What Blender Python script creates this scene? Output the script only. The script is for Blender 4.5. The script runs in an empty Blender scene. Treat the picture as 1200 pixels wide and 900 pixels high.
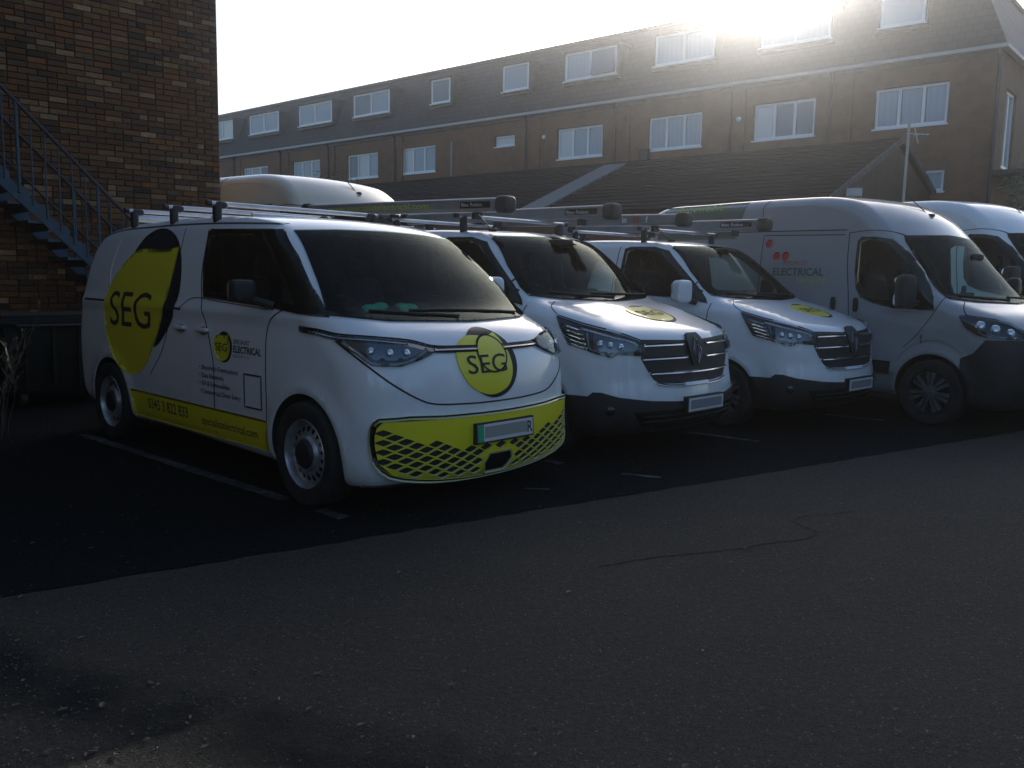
import bpy, bmesh, math, random
import numpy as np
from mathutils import Vector, Matrix
from mathutils.geometry import delaunay_2d_cdt

random.seed(7)
rng = np.random.RandomState(11)
scene = bpy.context.scene
COL = scene.collection
R = math.radians

# ------------------------------------------------------------------ camera
CAM_F, CAM_PITCH, CAM_ROLL, CAM_H = 1005.8, 7.165, 1.049, 1.512
cd = bpy.data.cameras.new('camera')
cam = bpy.data.objects.new('camera', cd)
COL.objects.link(cam)
cd.sensor_fit = 'HORIZONTAL'
cd.sensor_width = 36.0
cd.lens = 36.0 * CAM_F / 1200.0
cd.clip_start = 0.05
cd.clip_end = 3000
cam.matrix_world = (Matrix.Translation((0, 0, CAM_H)) @ Matrix.Rotation(R(90 - CAM_PITCH), 4, 'X')
                    @ Matrix.Rotation(R(CAM_ROLL), 4, 'Z'))
scene.camera = cam

# ------------------------------------------------------------------ sky and sun
SUN_AZ, SUN_EL = 15.6, 20.0          # azimuth clockwise from the view direction (+Y)
w = bpy.data.worlds.new('World')
scene.world = w
w.use_nodes = True
nt = w.node_tree
nt.nodes.clear()
sky = nt.nodes.new('ShaderNodeTexSky')
sky.sky_type = 'NISHITA'
sky.sun_disc = False
sky.sun_elevation = R(SUN_EL)
sky.sun_rotation = R(SUN_AZ)
sky.altitude = 30
sky.air_density = 1.0
sky.dust_density = 2.0
sky.ozone_density = 2.5
bg = nt.nodes.new('ShaderNodeBackground')
bg.inputs['Strength'].default_value = 0.12
wo = nt.nodes.new('ShaderNodeOutputWorld')
nt.links.new(sky.outputs[0], bg.inputs[0])
nt.links.new(bg.outputs[0], wo.inputs[0])
sl = bpy.data.lights.new('sun', 'SUN')
sl.energy = 2.0
sl.angle = R(0.5)
sl.color = (1.0, 0.95, 0.88)
so = bpy.data.objects.new('sun', sl)
COL.objects.link(so)
sd = Vector((math.sin(R(SUN_AZ)) * math.cos(R(SUN_EL)), math.cos(R(SUN_AZ)) * math.cos(R(SUN_EL)), math.sin(R(SUN_EL))))
so.rotation_euler = sd.to_track_quat('Z', 'Y').to_euler()
so.location = (20, 60, 30)
scene.view_settings.view_transform = 'Standard'
scene.view_settings.look = 'None'
scene.view_settings.exposure = 0.68
scene.view_settings.gamma = 1.0
scene.cycles.use_denoising = True
scene.cycles.max_bounces = 8
scene.cycles.transparent_max_bounces = 16
scene.cycles.sample_clamp_indirect = 4.0


# ------------------------------------------------------------------ materials
def mat(name, color, rough=0.5, metal=0.0, coat=0.0, spec=0.5, coat_rough=0.05):
    m = bpy.data.materials.new(name)
    m.use_nodes = True
    b = m.node_tree.nodes['Principled BSDF']
    b.inputs['Base Color'].default_value = (*color, 1)
    b.inputs['Roughness'].default_value = rough
    b.inputs['Metallic'].default_value = metal
    b.inputs['Coat Weight'].default_value = coat
    b.inputs['Coat Roughness'].default_value = coat_rough
    b.inputs['Specular IOR Level'].default_value = spec
    return m


def N(m, t, **kw):
    n = m.node_tree.nodes.new(t)
    for k, v in kw.items():
        setattr(n, k, v)
    return n


def L(m, a, b):
    m.node_tree.links.new(a, b)


def bsdf(m):
    return m.node_tree.nodes['Principled BSDF']


def ramp(m, fac, stops):
    r = N(m, 'ShaderNodeValToRGB')
    e = r.color_ramp.elements
    while len(e) < len(stops):
        e.new(0.5)
    for i, (p, c) in enumerate(stops):
        e[i].position = p
        e[i].color = (*c, 1) if len(c) == 3 else c
    L(m, fac, r.inputs[0])
    return r.outputs[0]


def noise(m, scale, detail=4, rough=0.55, vec=None):
    n = N(m, 'ShaderNodeTexNoise')
    n.inputs['Scale'].default_value = scale
    n.inputs['Detail'].default_value = detail
    n.inputs['Roughness'].default_value = rough
    if vec is not None:
        L(m, vec, n.inputs['Vector'])
    return n


def objco(m):
    return N(m, 'ShaderNodeTexCoord').outputs['Object']


def mixc(m, fac, a, b, blend='MIX'):
    n = N(m, 'ShaderNodeMix', data_type='RGBA', blend_type=blend)
    if hasattr(fac, 'links'):
        L(m, fac, n.inputs[0])
    else:
        n.inputs[0].default_value = fac
    for i, v in ((6, a), (7, b)):
        if hasattr(v, 'links'):
            L(m, v, n.inputs[i])
        else:
            n.inputs[i].default_value = (*v, 1)
    return n.outputs[2]


def bump(m, height, strength=0.3, dist=0.01):
    b = N(m, 'ShaderNodeBump')
    b.inputs['Strength'].default_value = strength
    b.inputs['Distance'].default_value = dist
    L(m, height, b.inputs['Height'])
    L(m, b.outputs[0], bsdf(m).inputs['Normal'])


def vary(m, c1, c2, scale, detail=4, lo=0.35, hi=0.65, bmp=0.0, rough=None):
    co = objco(m)
    n = noise(m, scale, detail, vec=co)
    L(m, ramp(m, n.outputs[0], [(lo, c1), (hi, c2)]), bsdf(m).inputs['Base Color'])
    if bmp:
        bump(m, n.outputs[0], bmp)
    if rough:
        r = N(m, 'ShaderNodeMapRange')
        L(m, n.outputs[0], r.inputs[0])
        r.inputs[3].default_value = rough[0]
        r.inputs[4].default_value = rough[1]
        L(m, r.outputs[0], bsdf(m).inputs['Roughness'])
    return m


M = {}


def leafmat(name, a, b_):
    m = mat(name, a, .6)
    oi = N(m, 'ShaderNodeNewGeometry')
    L(m, ramp(m, oi.outputs['Random Per Island'], [(0, a), (1, b_)]), bsdf(m).inputs['Base Color'])
    return m




def paint(name, c, dirt=(0.22, 0.2, 0.17), amt=0.35):
    """car paint with road film that thickens towards the sills"""
    m = mat(name, c, 0.32, 0, 0.9, 0.5, 0.04)
    co = objco(m)
    n = noise(m, 3.0, 6, 0.65, co)
    n2 = noise(m, 40.0, 3, 0.6, co)
    sx = N(m, 'ShaderNodeSeparateXYZ')
    L(m, co, sx.inputs[0])
    mr = N(m, 'ShaderNodeMapRange')
    L(m, sx.outputs[2], mr.inputs[0])
    mr.inputs[1].default_value = 0.25
    mr.inputs[2].default_value = 0.95
    mr.inputs[3].default_value = 0.55
    mr.inputs[4].default_value = 0.04
    mu = N(m, 'ShaderNodeMath', operation='MULTIPLY')
    L(m, mr.outputs[0], mu.inputs[0])
    L(m, ramp(m, n.outputs[0], [(0.35, (0, 0, 0)), (0.75, (1, 1, 1))]), mu.inputs[1])
    ad = N(m, 'ShaderNodeMath', operation='MULTIPLY')
    L(m, mu.outputs[0], ad.inputs[0])
    ad.inputs[1].default_value = amt * 2
    L(m, mixc(m, ad.outputs[0], c, dirt), bsdf(m).inputs['Base Color'])
    rr = N(m, 'ShaderNodeMapRange')
    L(m, n2.outputs[0], rr.inputs[0])
    rr.inputs[3].default_value = 0.02
    rr.inputs[4].default_value = 0.12
    L(m, rr.outputs[0], bsdf(m).inputs['Coat Roughness'])
    return m


M['white'] = paint('white_paint', (0.80, 0.81, 0.82))
M['silver'] = paint('greyish_white_paint', (0.34, 0.34, 0.345))
M['cream'] = paint('cream_paint', (0.62, 0.53, 0.41), amt=0.2)
M['yellow'] = mat('yellow_vinyl', (0.78, 0.68, 0.02), 0.35, 0, 0.4)
M['rimpale'] = mat('pale_yellow_rim', (.66, .66, .36), .35, 0, .5)
M['navy'] = mat('navy_vinyl', (0.008, 0.012, 0.022), 0.55, 0, 0, .25)
M['ink'] = mat('dark_vinyl_lettering', (0.02, 0.022, 0.026), 0.4)
M['inkgrey'] = mat('grey_vinyl_lettering', (0.30, 0.31, 0.32), 0.4)
M['red'] = mat('red_vinyl', (0.55, 0.03, 0.02), 0.4)
M['greenvinyl'] = mat('dark_green_vinyl', (0.075, 0.11, 0.08), 0.4, 0, 0.3)
M['lime'] = mat('lime_lettering', (0.50, 0.58, 0.04), 0.4)
M['plastic'] = vary(mat('black_plastic', (0.012, 0.013, 0.014), 0.55), (0.010, 0.011, 0.012), (0.02, 0.021, 0.022), 6, rough=(0.45, 0.7))
M['gloss'] = mat('gloss_black', (0.006, 0.007, 0.008), 0.08, 0, 0.6)
M['seam'] = mat('panel_gap', (0.02, 0.02, 0.022), 0.8)
M['chrome'] = mat('chrome', (0.75, 0.76, 0.78), 0.16, 1.0)
M['alu'] = vary(mat('brushed_aluminium', (0.55, 0.56, 0.57), 0.34, 0.9), (0.46, 0.47, 0.48), (0.62, 0.63, 0.64), 5, rough=(0.26, 0.42))
M['tube'] = vary(mat('grey_carrier_tube', (0.22, 0.23, 0.24), 0.5, 0.3), (0.19, 0.20, 0.21), (0.26, 0.27, 0.28), 3, rough=(0.35, 0.5))
M['rim'] = vary(mat('silver_wheel_paint', (0.42, 0.43, 0.44), 0.35, 0.6), (0.30, 0.30, 0.31), (0.48, 0.49, 0.5), 14)
M['tyre'] = vary(mat('tyre_rubber', (0.012, 0.012, 0.013), 0.85), (0.010, 0.010, 0.011), (0.026, 0.025, 0.023), 9)
M['interior'] = vary(mat('dark_trim', (0.02, 0.02, 0.022), 0.8), (0.015, 0.015, 0.017), (0.028, 0.028, 0.03), 12)
M['seatcloth'] = vary(mat('seat_cloth', (0.03, 0.03, 0.034), 0.95), (0.02, 0.02, 0.024), (0.045, 0.045, 0.05), 30, bmp=0.2)
M['lampdark'] = mat('lamp_housing', (0.20, 0.22, 0.24), 0.28, 0.8)
M['rimshade'] = vary(mat('shaded_wheel_trim', (.13, .13, .135), .5, .3), (.09, .09, .095), (.16, .16, .165), 14)  # trim colour darkened for the shade round these wheels
M['lampsilver'] = mat('lamp_reflector', (0.62, 0.66, 0.70), 0.22, 0.85)
M['lampwhite'] = mat('running_light_strip', (0.85, 0.87, 0.9), 0.25, 0, 0.5)
M['amber'] = mat('amber_lens', (0.6, 0.2, 0.02), 0.2, 0, 0.5)
M['platewhite'] = mat('plate_white', (0.62, 0.63, 0.60), 0.4)
M['plategrey'] = mat('plate_grey', (0.30, 0.30, 0.27), 0.5)
M['platecool'] = mat('plate_cool_grey', (0.22, 0.23, 0.26), 0.5)
M['plategreen'] = mat('plate_green', (0.02, 0.35, 0.16), 0.4)
M['paper'] = mat('paper', (0.72, 0.73, 0.72), 0.7)
M['hivis'] = mat('green_gloves', (0.15, 0.70, 0.42), 0.6)


def glass(name, tint, refl=1.0, ior=1.5):
    m = bpy.data.materials.new(name)
    m.use_nodes = True
    t = m.node_tree
    t.nodes.clear()
    o = t.nodes.new('ShaderNodeOutputMaterial')
    mx = t.nodes.new('ShaderNodeMixShader')
    fr = t.nodes.new('ShaderNodeFresnel')
    fr.inputs[0].default_value = ior
    tr = t.nodes.new('ShaderNodeBsdfTransparent')
    tr.inputs[0].default_value = (*tint, 1)
    gl = t.nodes.new('ShaderNodeBsdfGlossy')
    gl.inputs['Roughness'].default_value = 0.02
    gl.inputs[0].default_value = (refl * .88, refl, refl * .98, 1)
    t.links.new(fr.outputs[0], mx.inputs[0])
    t.links.new(tr.outputs[0], mx.inputs[1])
    t.links.new(gl.outputs[0], mx.inputs[2])
    t.links.new(mx.outputs[0], o.inputs[0])
    return m


M['screen'] = glass('windscreen_glass', (0.70, 0.86, 0.81), .22)
M['sideglass'] = glass('side_glass', (0.76, 0.87, 0.84), .45)
M['lens'] = glass('lamp_lens', (0.85, 0.87, 0.9))


# ------------------------------------------------------------------ mesh helpers
def tag(o, label=None, cat=None, group=None, kind=None):
    if label:
        o['label'] = label
    if cat:
        o['category'] = cat
    if group:
        o['group'] = group
    if kind:
        o['kind'] = kind
    return o


def empty(name, loc=(0, 0, 0), rz=0.0):
    o = bpy.data.objects.new(name, None)
    o.location = loc
    o.rotation_euler = (0, 0, rz)
    o.empty_display_size = 0.2
    COL.objects.link(o)
    return o


def link(name, me, parent=None, mats=()):
    for m in mats:
        me.materials.append(m)
    o = bpy.data.objects.new(name, me)
    COL.objects.link(o)
    if parent is not None:
        o.parent = parent
    return o


class MB:
    """collects simple solids and links them as one mesh"""
    def __init__(s):
        s.v = []
        s.f = []
        s.mi = []
        s.cur = 0

    def add(s, vs, fs):
        b = len(s.v)
        s.v += [tuple(v) for v in vs]
        s.f += [tuple(b + i for i in f) for f in fs]
        s.mi += [s.cur] * len(fs)

    def box(s, lo, hi, T=None):
        x0, y0, z0 = lo
        x1, y1, z1 = hi
        vs = [(x0, y0, z0), (x1, y0, z0), (x1, y1, z0), (x0, y1, z0), (x0, y0, z1), (x1, y0, z1), (x1, y1, z1), (x0, y1, z1)]
        if T is not None:
            vs = [tuple(T @ Vector(v)) for v in vs]
        s.add(vs, [(0, 3, 2, 1), (4, 5, 6, 7), (0, 1, 5, 4), (1, 2, 6, 5), (2, 3, 7, 6), (3, 0, 4, 7)])

    def bar(s, a, b, r, n=8, r2=None, caps=True):
        a = Vector(a)
        b = Vector(b)
        r2 = r if r2 is None else r2
        d = (b - a).normalized()
        u = d.orthogonal().normalized()
        w_ = d.cross(u)
        vs = []
        for p, rr in ((a, r), (b, r2)):
            for i in range(n):
                t = 2 * math.pi * i / n
                vs.append(p + (u * math.cos(t) + w_ * math.sin(t)) * rr)
        fs = [(i, (i + 1) % n, n + (i + 1) % n, n + i) for i in range(n)]
        if caps:
            fs += [tuple(range(n))[::-1], tuple(range(n, 2 * n))]
        s.add(vs, fs)

    def path(s, pts, r, n=6):
        pts = [Vector(p) for p in pts]
        for a, b in zip(pts[:-1], pts[1:]):
            s.bar(a, b, r, n)

    def beam(s, a, b, w_, h, up=(0, 0, 1)):
        a = Vector(a)
        b = Vector(b)
        d = (b - a).normalized()
        sx = d.cross(Vector(up)).normalized()
        u = sx.cross(d)
        vs = []
        for p in (a, b):
            for i, j in ((-1, -1), (1, -1), (1, 1), (-1, 1)):
                vs.append(p + sx * (w_ / 2 * i) + u * (h / 2 * j))
        s.add(vs, [(0, 1, 2, 3), (7, 6, 5, 4), (0, 4, 5, 1), (1, 5, 6, 2), (2, 6, 7, 3), (3, 7, 4, 0)])

    def lathe(s, prof, T, n=32):
        """prof: (radius, axial) pairs, T: matrix mapping local (x,y,z) with z the axis"""
        vs = []
        for r, z in prof:
            for i in range(n):
                t = 2 * math.pi * i / n
                vs.append(T @ Vector((r * math.cos(t), r * math.sin(t), z)))
        fs = []
        for k in range(len(prof) - 1):
            for i in range(n):
                j = (i + 1) % n
                fs.append((k * n + i, k * n + j, (k + 1) * n + j, (k + 1) * n + i))
        s.add(vs, fs)

    def blob(s, c, sz, e=0.5, T=None, n=16):
        """superellipsoid: rounded box"""
        vs = []

        def sp(v, p):
            return math.copysign(abs(v) ** p, v)
        for i in range(n + 1):
            ph = -math.pi / 2 + math.pi * i / n
            for j in range(2 * n):
                th = math.pi * j / n
                p = Vector((sz[0] / 2 * sp(math.cos(ph), e) * sp(math.cos(th), e),
                            sz[1] / 2 * sp(math.cos(ph), e) * sp(math.sin(th), e), sz[2] / 2 * sp(math.sin(ph), e)))
                if T is not None:
                    p = T @ p
                vs.append(p + Vector(c))
        m = 2 * n
        fs = [(i * m + j, i * m + (j + 1) % m, (i + 1) * m + (j + 1) % m, (i + 1) * m + j) for i in range(n) for j in range(m)]
        s.add(vs, fs)

    def build(s, name, mats, parent=None, smooth=False, fixn=True):
        me = bpy.data.meshes.new(name)
        me.from_pydata([tuple(v) for v in s.v], [], s.f)
        if not isinstance(mats, (list, tuple)):
            mats = [mats]
        for m in mats:
            me.materials.append(m)
        if len(mats) > 1:
            me.polygons.foreach_set('material_index', s.mi)
        if fixn:
            bm = bmesh.new()
            bm.from_mesh(me)
            bmesh.ops.remove_doubles(bm, verts=bm.verts, dist=1e-5)
            bmesh.ops.recalc_face_normals(bm, faces=bm.faces)
            bm.to_mesh(me)
            bm.free()
        if smooth:
            me.polygons.foreach_set('use_smooth', [True] * len(me.polygons))
            me.set_sharp_from_angle(angle=R(38))
        return link(name, me, parent)


def copy_tree(o, parent=None, names=None):
    c = o.copy()
    COL.objects.link(c)
    c.parent = parent
    for ch in list(o.children):
        copy_tree(ch, c)
    return c


# ==== SHAPE KIT (numpy only) ====
def catmull(P, closed=False, n=6):
    P = np.asarray(P, float)
    m = len(P)
    out = []
    rngk = range(m) if closed else range(m - 1)
    for i in rngk:
        if closed:
            p0, p1, p2, p3 = P[(i - 1) % m], P[i], P[(i + 1) % m], P[(i + 2) % m]
        else:
            p0, p1, p2, p3 = P[max(i - 1, 0)], P[i], P[i + 1], P[min(i + 2, m - 1)]
        l0 = max(np.linalg.norm(p1 - p0), 1e-6) ** 0.5
        l1 = max(np.linalg.norm(p2 - p1), 1e-6) ** 0.5
        l2 = max(np.linalg.norm(p3 - p2), 1e-6) ** 0.5
        # centripetal via tangents
        t1 = (p2 - p1) / l1 + (p1 - p0) / l0 - (p2 - p0) / (l0 + l1) if l0 > 2e-3 else (p2 - p1) / l1
        t2 = (p2 - p1) / l1 + (p3 - p2) / l2 - (p3 - p1) / (l1 + l2) if l2 > 2e-3 else (p2 - p1) / l1
        t1 = t1 * l1
        t2 = t2 * l1
        for k in range(n):
            u = k / n
            out.append((2 * u**3 - 3 * u**2 + 1) * p1 + (u**3 - 2 * u**2 + u) * t1 + (-2 * u**3 + 3 * u**2) * p2 + (u**3 - u**2) * t2)
    if not closed:
        out.append(P[-1])
    return np.array(out)


def smax(a, b, k):
    h = np.maximum(k - np.abs(a - b), 0) / k
    return np.maximum(a, b) + h * h * k * 0.25


def sstep(x, a, b):
    t = np.clip((x - a) / (b - a), 0, 1)
    return t * t * (3 - 2 * t)


class Shape:
    H = 0.015

    def __init__(s, L_, prof, wz, A, crown=0.05, kside=0.16, knose=0.34, taper=0.03, arches=(), arch_r=0.42, flare=0.02, creases=()):
        s.L = L_
        P = catmull(prof, True, 8)
        s.kside, s.knose, s.A, s.crown, s.taper = kside, knose, A, crown, taper
        s.arches, s.arch_r, s.flare, s.creases = arches, arch_r, flare, creases
        s.wz = catmull(wz, False, 8)
        s.top = P[:, 1].max()
        # signed distance grid
        h = s.H
        s.y0, s.z0 = -0.9, -0.4
        ny = int((L_ + 1.8) / h)
        nz = int((s.top + 1.0) / h)
        gy = s.y0 + h * np.arange(ny)
        gz = s.z0 + h * np.arange(nz)
        Y, Z = np.meshgrid(gy, gz, indexing='ij')
        D = np.full(Y.shape, 1e9)
        ins = np.zeros(Y.shape, bool)
        for a, b in zip(P, np.roll(P, -1, 0)):
            d = b - a
            t = np.clip(((Y - a[0]) * d[0] + (Z - a[1]) * d[1]) / (d @ d + 1e-12), 0, 1)
            D = np.minimum(D, (Y - a[0] - t * d[0])**2 + (Z - a[1] - t * d[1])**2)
            if abs(d[1]) > 1e-9:
                c = (a[1] > Z) != (b[1] > Z)
                ins ^= c & (Y < a[0] + (Z - a[1]) * d[0] / d[1])
        D = np.sqrt(D) * np.where(ins, -1, 1)
        for _ in range(6):
            D[1:-1] = (D[:-2] + 2 * D[1:-1] + D[2:]) / 4
            D[:, 1:-1] = (D[:, :-2] + 2 * D[:, 1:-1] + D[:, 2:]) / 4
        s.D = D

    def sil(s, y, z):
        a = np.clip((y - s.y0) / s.H, 0, s.D.shape[0] - 1.001)
        b = np.clip((z - s.z0) / s.H, 0, s.D.shape[1] - 1.001)
        i = a.astype(int)
        j = b.astype(int)
        u = a - i
        v = b - j
        D = s.D
        return (D[i, j] * (1 - u) + D[i + 1, j] * u) * (1 - v) + (D[i, j + 1] * (1 - u) + D[i + 1, j + 1] * u) * v

    def W(s, y, z):
        wv = np.interp(z, s.wz[:, 0], s.wz[:, 1])
        wv = wv - s.taper * (1 - sstep(y, 0.0, 1.6)) - 0.02 * sstep(y, s.L - 1.2, s.L)
        for (zc, yc0, yc1, amp, sg) in s.creases:
            wv = wv + amp * np.exp(-((z - zc) / sg)**2) * sstep(y, yc0 - .15, yc0 + .15) * (1 - sstep(y, yc1 - .15, yc1 + .15))
        for (ya, za) in s.arches:
            r = np.hypot(y - ya, z - za)
            wv = wv + s.flare * np.exp(-((r - s.arch_r) / 0.055)**2) + s.flare * .55 * (r < s.arch_r)
        return wv

    def g(s, P):
        x, y, z = P[..., 0], P[..., 1], P[..., 2]
        ax = np.abs(x)
        yy = y - s.A * ax**2.1 * (1 - sstep(y, 1.3, 3.0)) + 0.07 * ax**2 * sstep(y, s.L - 1.0, s.L - .2)
        zz = z + s.crown * ax**2 * sstep(z, 1.0, s.top)
        gp = s.sil(yy, zz)
        gs = ax - s.W(y, z)
        k = s.kside + (s.knose - s.kside) * (1 - sstep(y, 0.35, 1.0)) * (1 - sstep(z, s.top * .62, s.top * .8)) * sstep(z, .2, .5)
        return smax(gp, gs, k)

    def grad(s, P, e=0.02):
        G = np.zeros(P.shape)
        for i in range(3):
            d = np.zeros(3)
            d[i] = e
            G[..., i] = s.g(P + d) - s.g(P - d)
        return G / (np.linalg.norm(G, axis=-1, keepdims=True) + 1e-12)

    def cast(s, O, Dv, tmax=3.0, off=0.0, step=0.04, inside=False):
        """first crossing of g=off along rays"""
        O = np.asarray(O, float)
        Dv = np.asarray(Dv, float)
        n = int(tmax / step)
        lo = np.zeros(len(O))
        hi = np.full(len(O), float(tmax))
        done = np.zeros(len(O), bool)
        for i in range(1, n + 1):
            t = i * step
            v = s.g(O + Dv * t)
            hit = ((v > off) if inside else (v < off)) & ~done
            hi[hit] = t
            lo[hit] = t - step
            done |= hit
            if done.all():
                break
        for _ in range(22):
            m = (lo + hi) / 2
            v = s.g(O + Dv * m[:, None])
            c = (v > off) if inside else (v < off)
            hi = np.where(c, m, hi)
            lo = np.where(c, lo, m)
        return O + Dv * hi[:, None], done

    def proj(s, uv, mode):
        """2D drawing coordinates -> surface.  'L' right-hand side of the van (-x) drawn in (y,z), 'R' +x side,
        'F' front in (x,z), 'T' top in (x,y), 'C' wrap round the nose in (metres of angle, z)"""
        uv = np.asarray(uv, float)
        n = len(uv)
        z = np.zeros(n)
        if mode in 'LR':
            sg = -1 if mode == 'L' else 1
            O = np.stack([np.full(n, sg * 1.25), uv[:, 0], uv[:, 1]], 1)
            D = np.tile([-sg, 0, 0], (n, 1)).astype(float)
        elif mode == 'F':
            O = np.stack([uv[:, 0], np.full(n, -.4), uv[:, 1]], 1)
            D = np.tile([0, 1, 0], (n, 1)).astype(float)
        elif mode == 'T':
            O = np.stack([uv[:, 0], uv[:, 1], np.full(n, s.top + .3)], 1)
            D = np.tile([0, 0, -1], (n, 1)).astype(float)
        elif mode == 'C':
            O = np.stack([z, np.full(n, 1.0), uv[:, 1]], 1)
            D = np.stack([np.sin(uv[:, 0]), -np.cos(uv[:, 0]), z], 1)
            P, ok = s.cast(O, D, 2.2, inside=True)
            return P
        P, ok = s.cast(O, D, 3.0)
        return P


BUZZ = Shape(4.712,
    [(.12, .19), (.03, .27), (.0, .42), (.0, .62), (.02, .85), (.07, 1.02), (.17, 1.14), (.33, 1.215), (.50, 1.29), (.80, 1.53), (1.12, 1.765), (1.34, 1.865),
     (1.75, 1.925), (2.5, 1.95), (3.4, 1.945), (4.1, 1.91), (4.42, 1.86), (4.56, 1.74), (4.64, 1.4), (4.70, 1.0), (4.70, .6), (4.64, .32), (4.4, .24), (2.4, .22), (.6, .19)],
    [(-.5, .90), (.15, .93), (.4, .968), (.7, .978), (1.0, .972), (1.25, .95), (1.5, .90), (1.8, .81), (1.95, .76), (2.4, .6)],
    A=.21, crown=.05, kside=.12, knose=.27, taper=.01, arches=((.80, .345), (3.86, .345)), arch_r=.44, flare=.012,
    creases=((1.22, .6, 4.6, .016, .05),))
TRAFIC = Shape(5.08,
    [(.16, .24), (.05, .32), (.0, .42), (.0, .56), (.03, .70), (.05, .88), (.08, 1.0), (.14, 1.07), (.40, 1.17), (.75, 1.27), (.98, 1.335), (1.3, 1.58), (1.65, 1.83), (1.9, 1.925),
     (2.4, 1.965), (3.4, 1.975), (4.5, 1.955), (4.85, 1.90), (4.97, 1.6), (5.04, 1.0), (5.06, .6), (5.0, .35), (4.7, .28), (2.5, .25), (.6, .24)],
    [(-.5, .90), (.2, .93), (.45, .965), (.75, .972), (1.05, .965), (1.3, .93), (1.6, .865), (1.85, .79), (1.97, .74), (2.4, .6)],
    A=.25, crown=.05, kside=.13, knose=.28, taper=.01, arches=((.95, .34), (4.03, .34)), arch_r=.43, flare=.014,
    creases=((1.18, .8, 4.9, .014, .05),))
BOXER = Shape(5.45,
    [(.14, .24), (.04, .36), (.0, .5), (.0, .75), (.03, .92), (.10, 1.05), (.25, 1.16), (.55, 1.27), (.78, 1.37), (1.05, 1.64), (1.34, 1.96), (1.45, 2.07), (1.65, 2.25), (1.95, 2.42),
     (2.35, 2.505), (3.0, 2.53), (4.4, 2.53), (5.2, 2.51), (5.38, 2.42), (5.42, 2.0), (5.45, 1.0), (5.45, .5), (5.3, .34), (2.5, .28), (.6, .24)],
    [(-.5, .95), (.3, .99), (.6, 1.015), (1.1, 1.02), (1.5, 1.00), (1.9, .965), (2.2, .92), (2.45, .86), (2.7, .75)],
    A=.24, crown=.04, kside=.13, knose=.28, taper=.02, arches=((.95, .36), (4.40, .36)), arch_r=.43, flare=.022,
    creases=((.55, 1.4, 3.9, .012, .06), (2.12, 2.1, 5.3, .006, .03)))
# ==== END SHAPE KIT ====


def mesh_shape(S, off=0.0, cell=0.031, cav=None):
    """closed quad skin of the implicit shape; cav=(ylo, yhi, zlo) limits it to the cab cavity"""
    if cav:
        ylo, yhi, zlo = cav
        lo = np.array([-.97, ylo - .05, zlo - .05])
        hi = np.array([.97, yhi + .05, S.top + .02])
        qlo = np.array([-.3, ylo + .55, zlo + .25])
        qhi = np.array([.3, yhi - .3, zlo + .45])

        def G(P):
            g = S.g(P) + 0.045
            g = np.maximum(g, zlo - P[..., 2])
            return np.maximum(g, P[..., 1] - yhi)
    else:
        lo = np.array([-1., -.02, .2])
        hi = np.array([1., S.L + .02, S.top + .02])
        qlo = np.array([-.35, .75, .75])
        qhi = np.array([.35, S.L - .6, 1.2])

        def G(P):
            return S.g(P) - off
    n = np.maximum(2, np.round((hi - lo) / cell).astype(int))
    verts = {}
    V = []
    F = []

    def vid(i, j, k):
        key = (i, j, k)
        if key not in verts:
            verts[key] = len(V)
            V.append(lo + (hi - lo) * np.array([i, j, k]) / n)
        return verts[key]
    nx, ny, nz = n
    for i in range(nx):
        for j in range(ny):
            F.append((vid(i, j, 0), vid(i, j + 1, 0), vid(i + 1, j + 1, 0), vid(i + 1, j, 0)))
            F.append((vid(i, j, nz), vid(i + 1, j, nz), vid(i + 1, j + 1, nz), vid(i, j + 1, nz)))
    for i in range(nx):
        for k in range(nz):
            F.append((vid(i, 0, k), vid(i + 1, 0, k), vid(i + 1, 0, k + 1), vid(i, 0, k + 1)))
            F.append((vid(i, ny, k), vid(i, ny, k + 1), vid(i + 1, ny, k + 1), vid(i + 1, ny, k)))
    for j in range(ny):
        for k in range(nz):
            F.append((vid(0, j, k), vid(0, j, k + 1), vid(0, j + 1, k + 1), vid(0, j + 1, k)))
            F.append((vid(nx, j, k), vid(nx, j + 1, k), vid(nx, j + 1, k + 1), vid(nx, j, k + 1)))
    V = np.array(V)
    Q = np.clip(V, qlo, qhi)
    D = V - Q
    D /= np.linalg.norm(D, axis=1, keepdims=True)
    a = np.zeros(len(V))
    b = np.full(len(V), 3.0)
    # march out to the first crossing
    done = np.zeros(len(V), bool)
    for t in np.arange(.05, 3.0, .05):
        v = G(Q + D * t)
        hit = (v > 0) & ~done
        b[hit] = t
        a[hit] = t - .05
        done |= hit
    for _ in range(20):
        m = (a + b) / 2
        v = G(Q + D * m[:, None])
        c = v > 0
        b = np.where(c, m, b)
        a = np.where(c, a, m)
    V = Q + D * b[:, None]
    return V, F


def prism(poly, mode, a, b):
    """closed prism of a 2D outline. mode 'L': (y,z) along x; 'F': (x,z) along y"""
    vs = []
    for d in (a, b):
        for u, v in poly:
            vs.append((d, u, v) if mode == 'L' else (u, d, v))
    n = len(poly)
    fs = [(i, (i + 1) % n, n + (i + 1) % n, n + i) for i in range(n)] + [tuple(range(n))[::-1], tuple(range(n, 2 * n))]
    me = bpy.data.meshes.new('cut')
    me.from_pydata(vs, [], fs)
    bm = bmesh.new()
    bm.from_mesh(me)
    bmesh.ops.recalc_face_normals(bm, faces=bm.faces)
    bm.to_mesh(me)
    bm.free()
    return me


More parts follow.
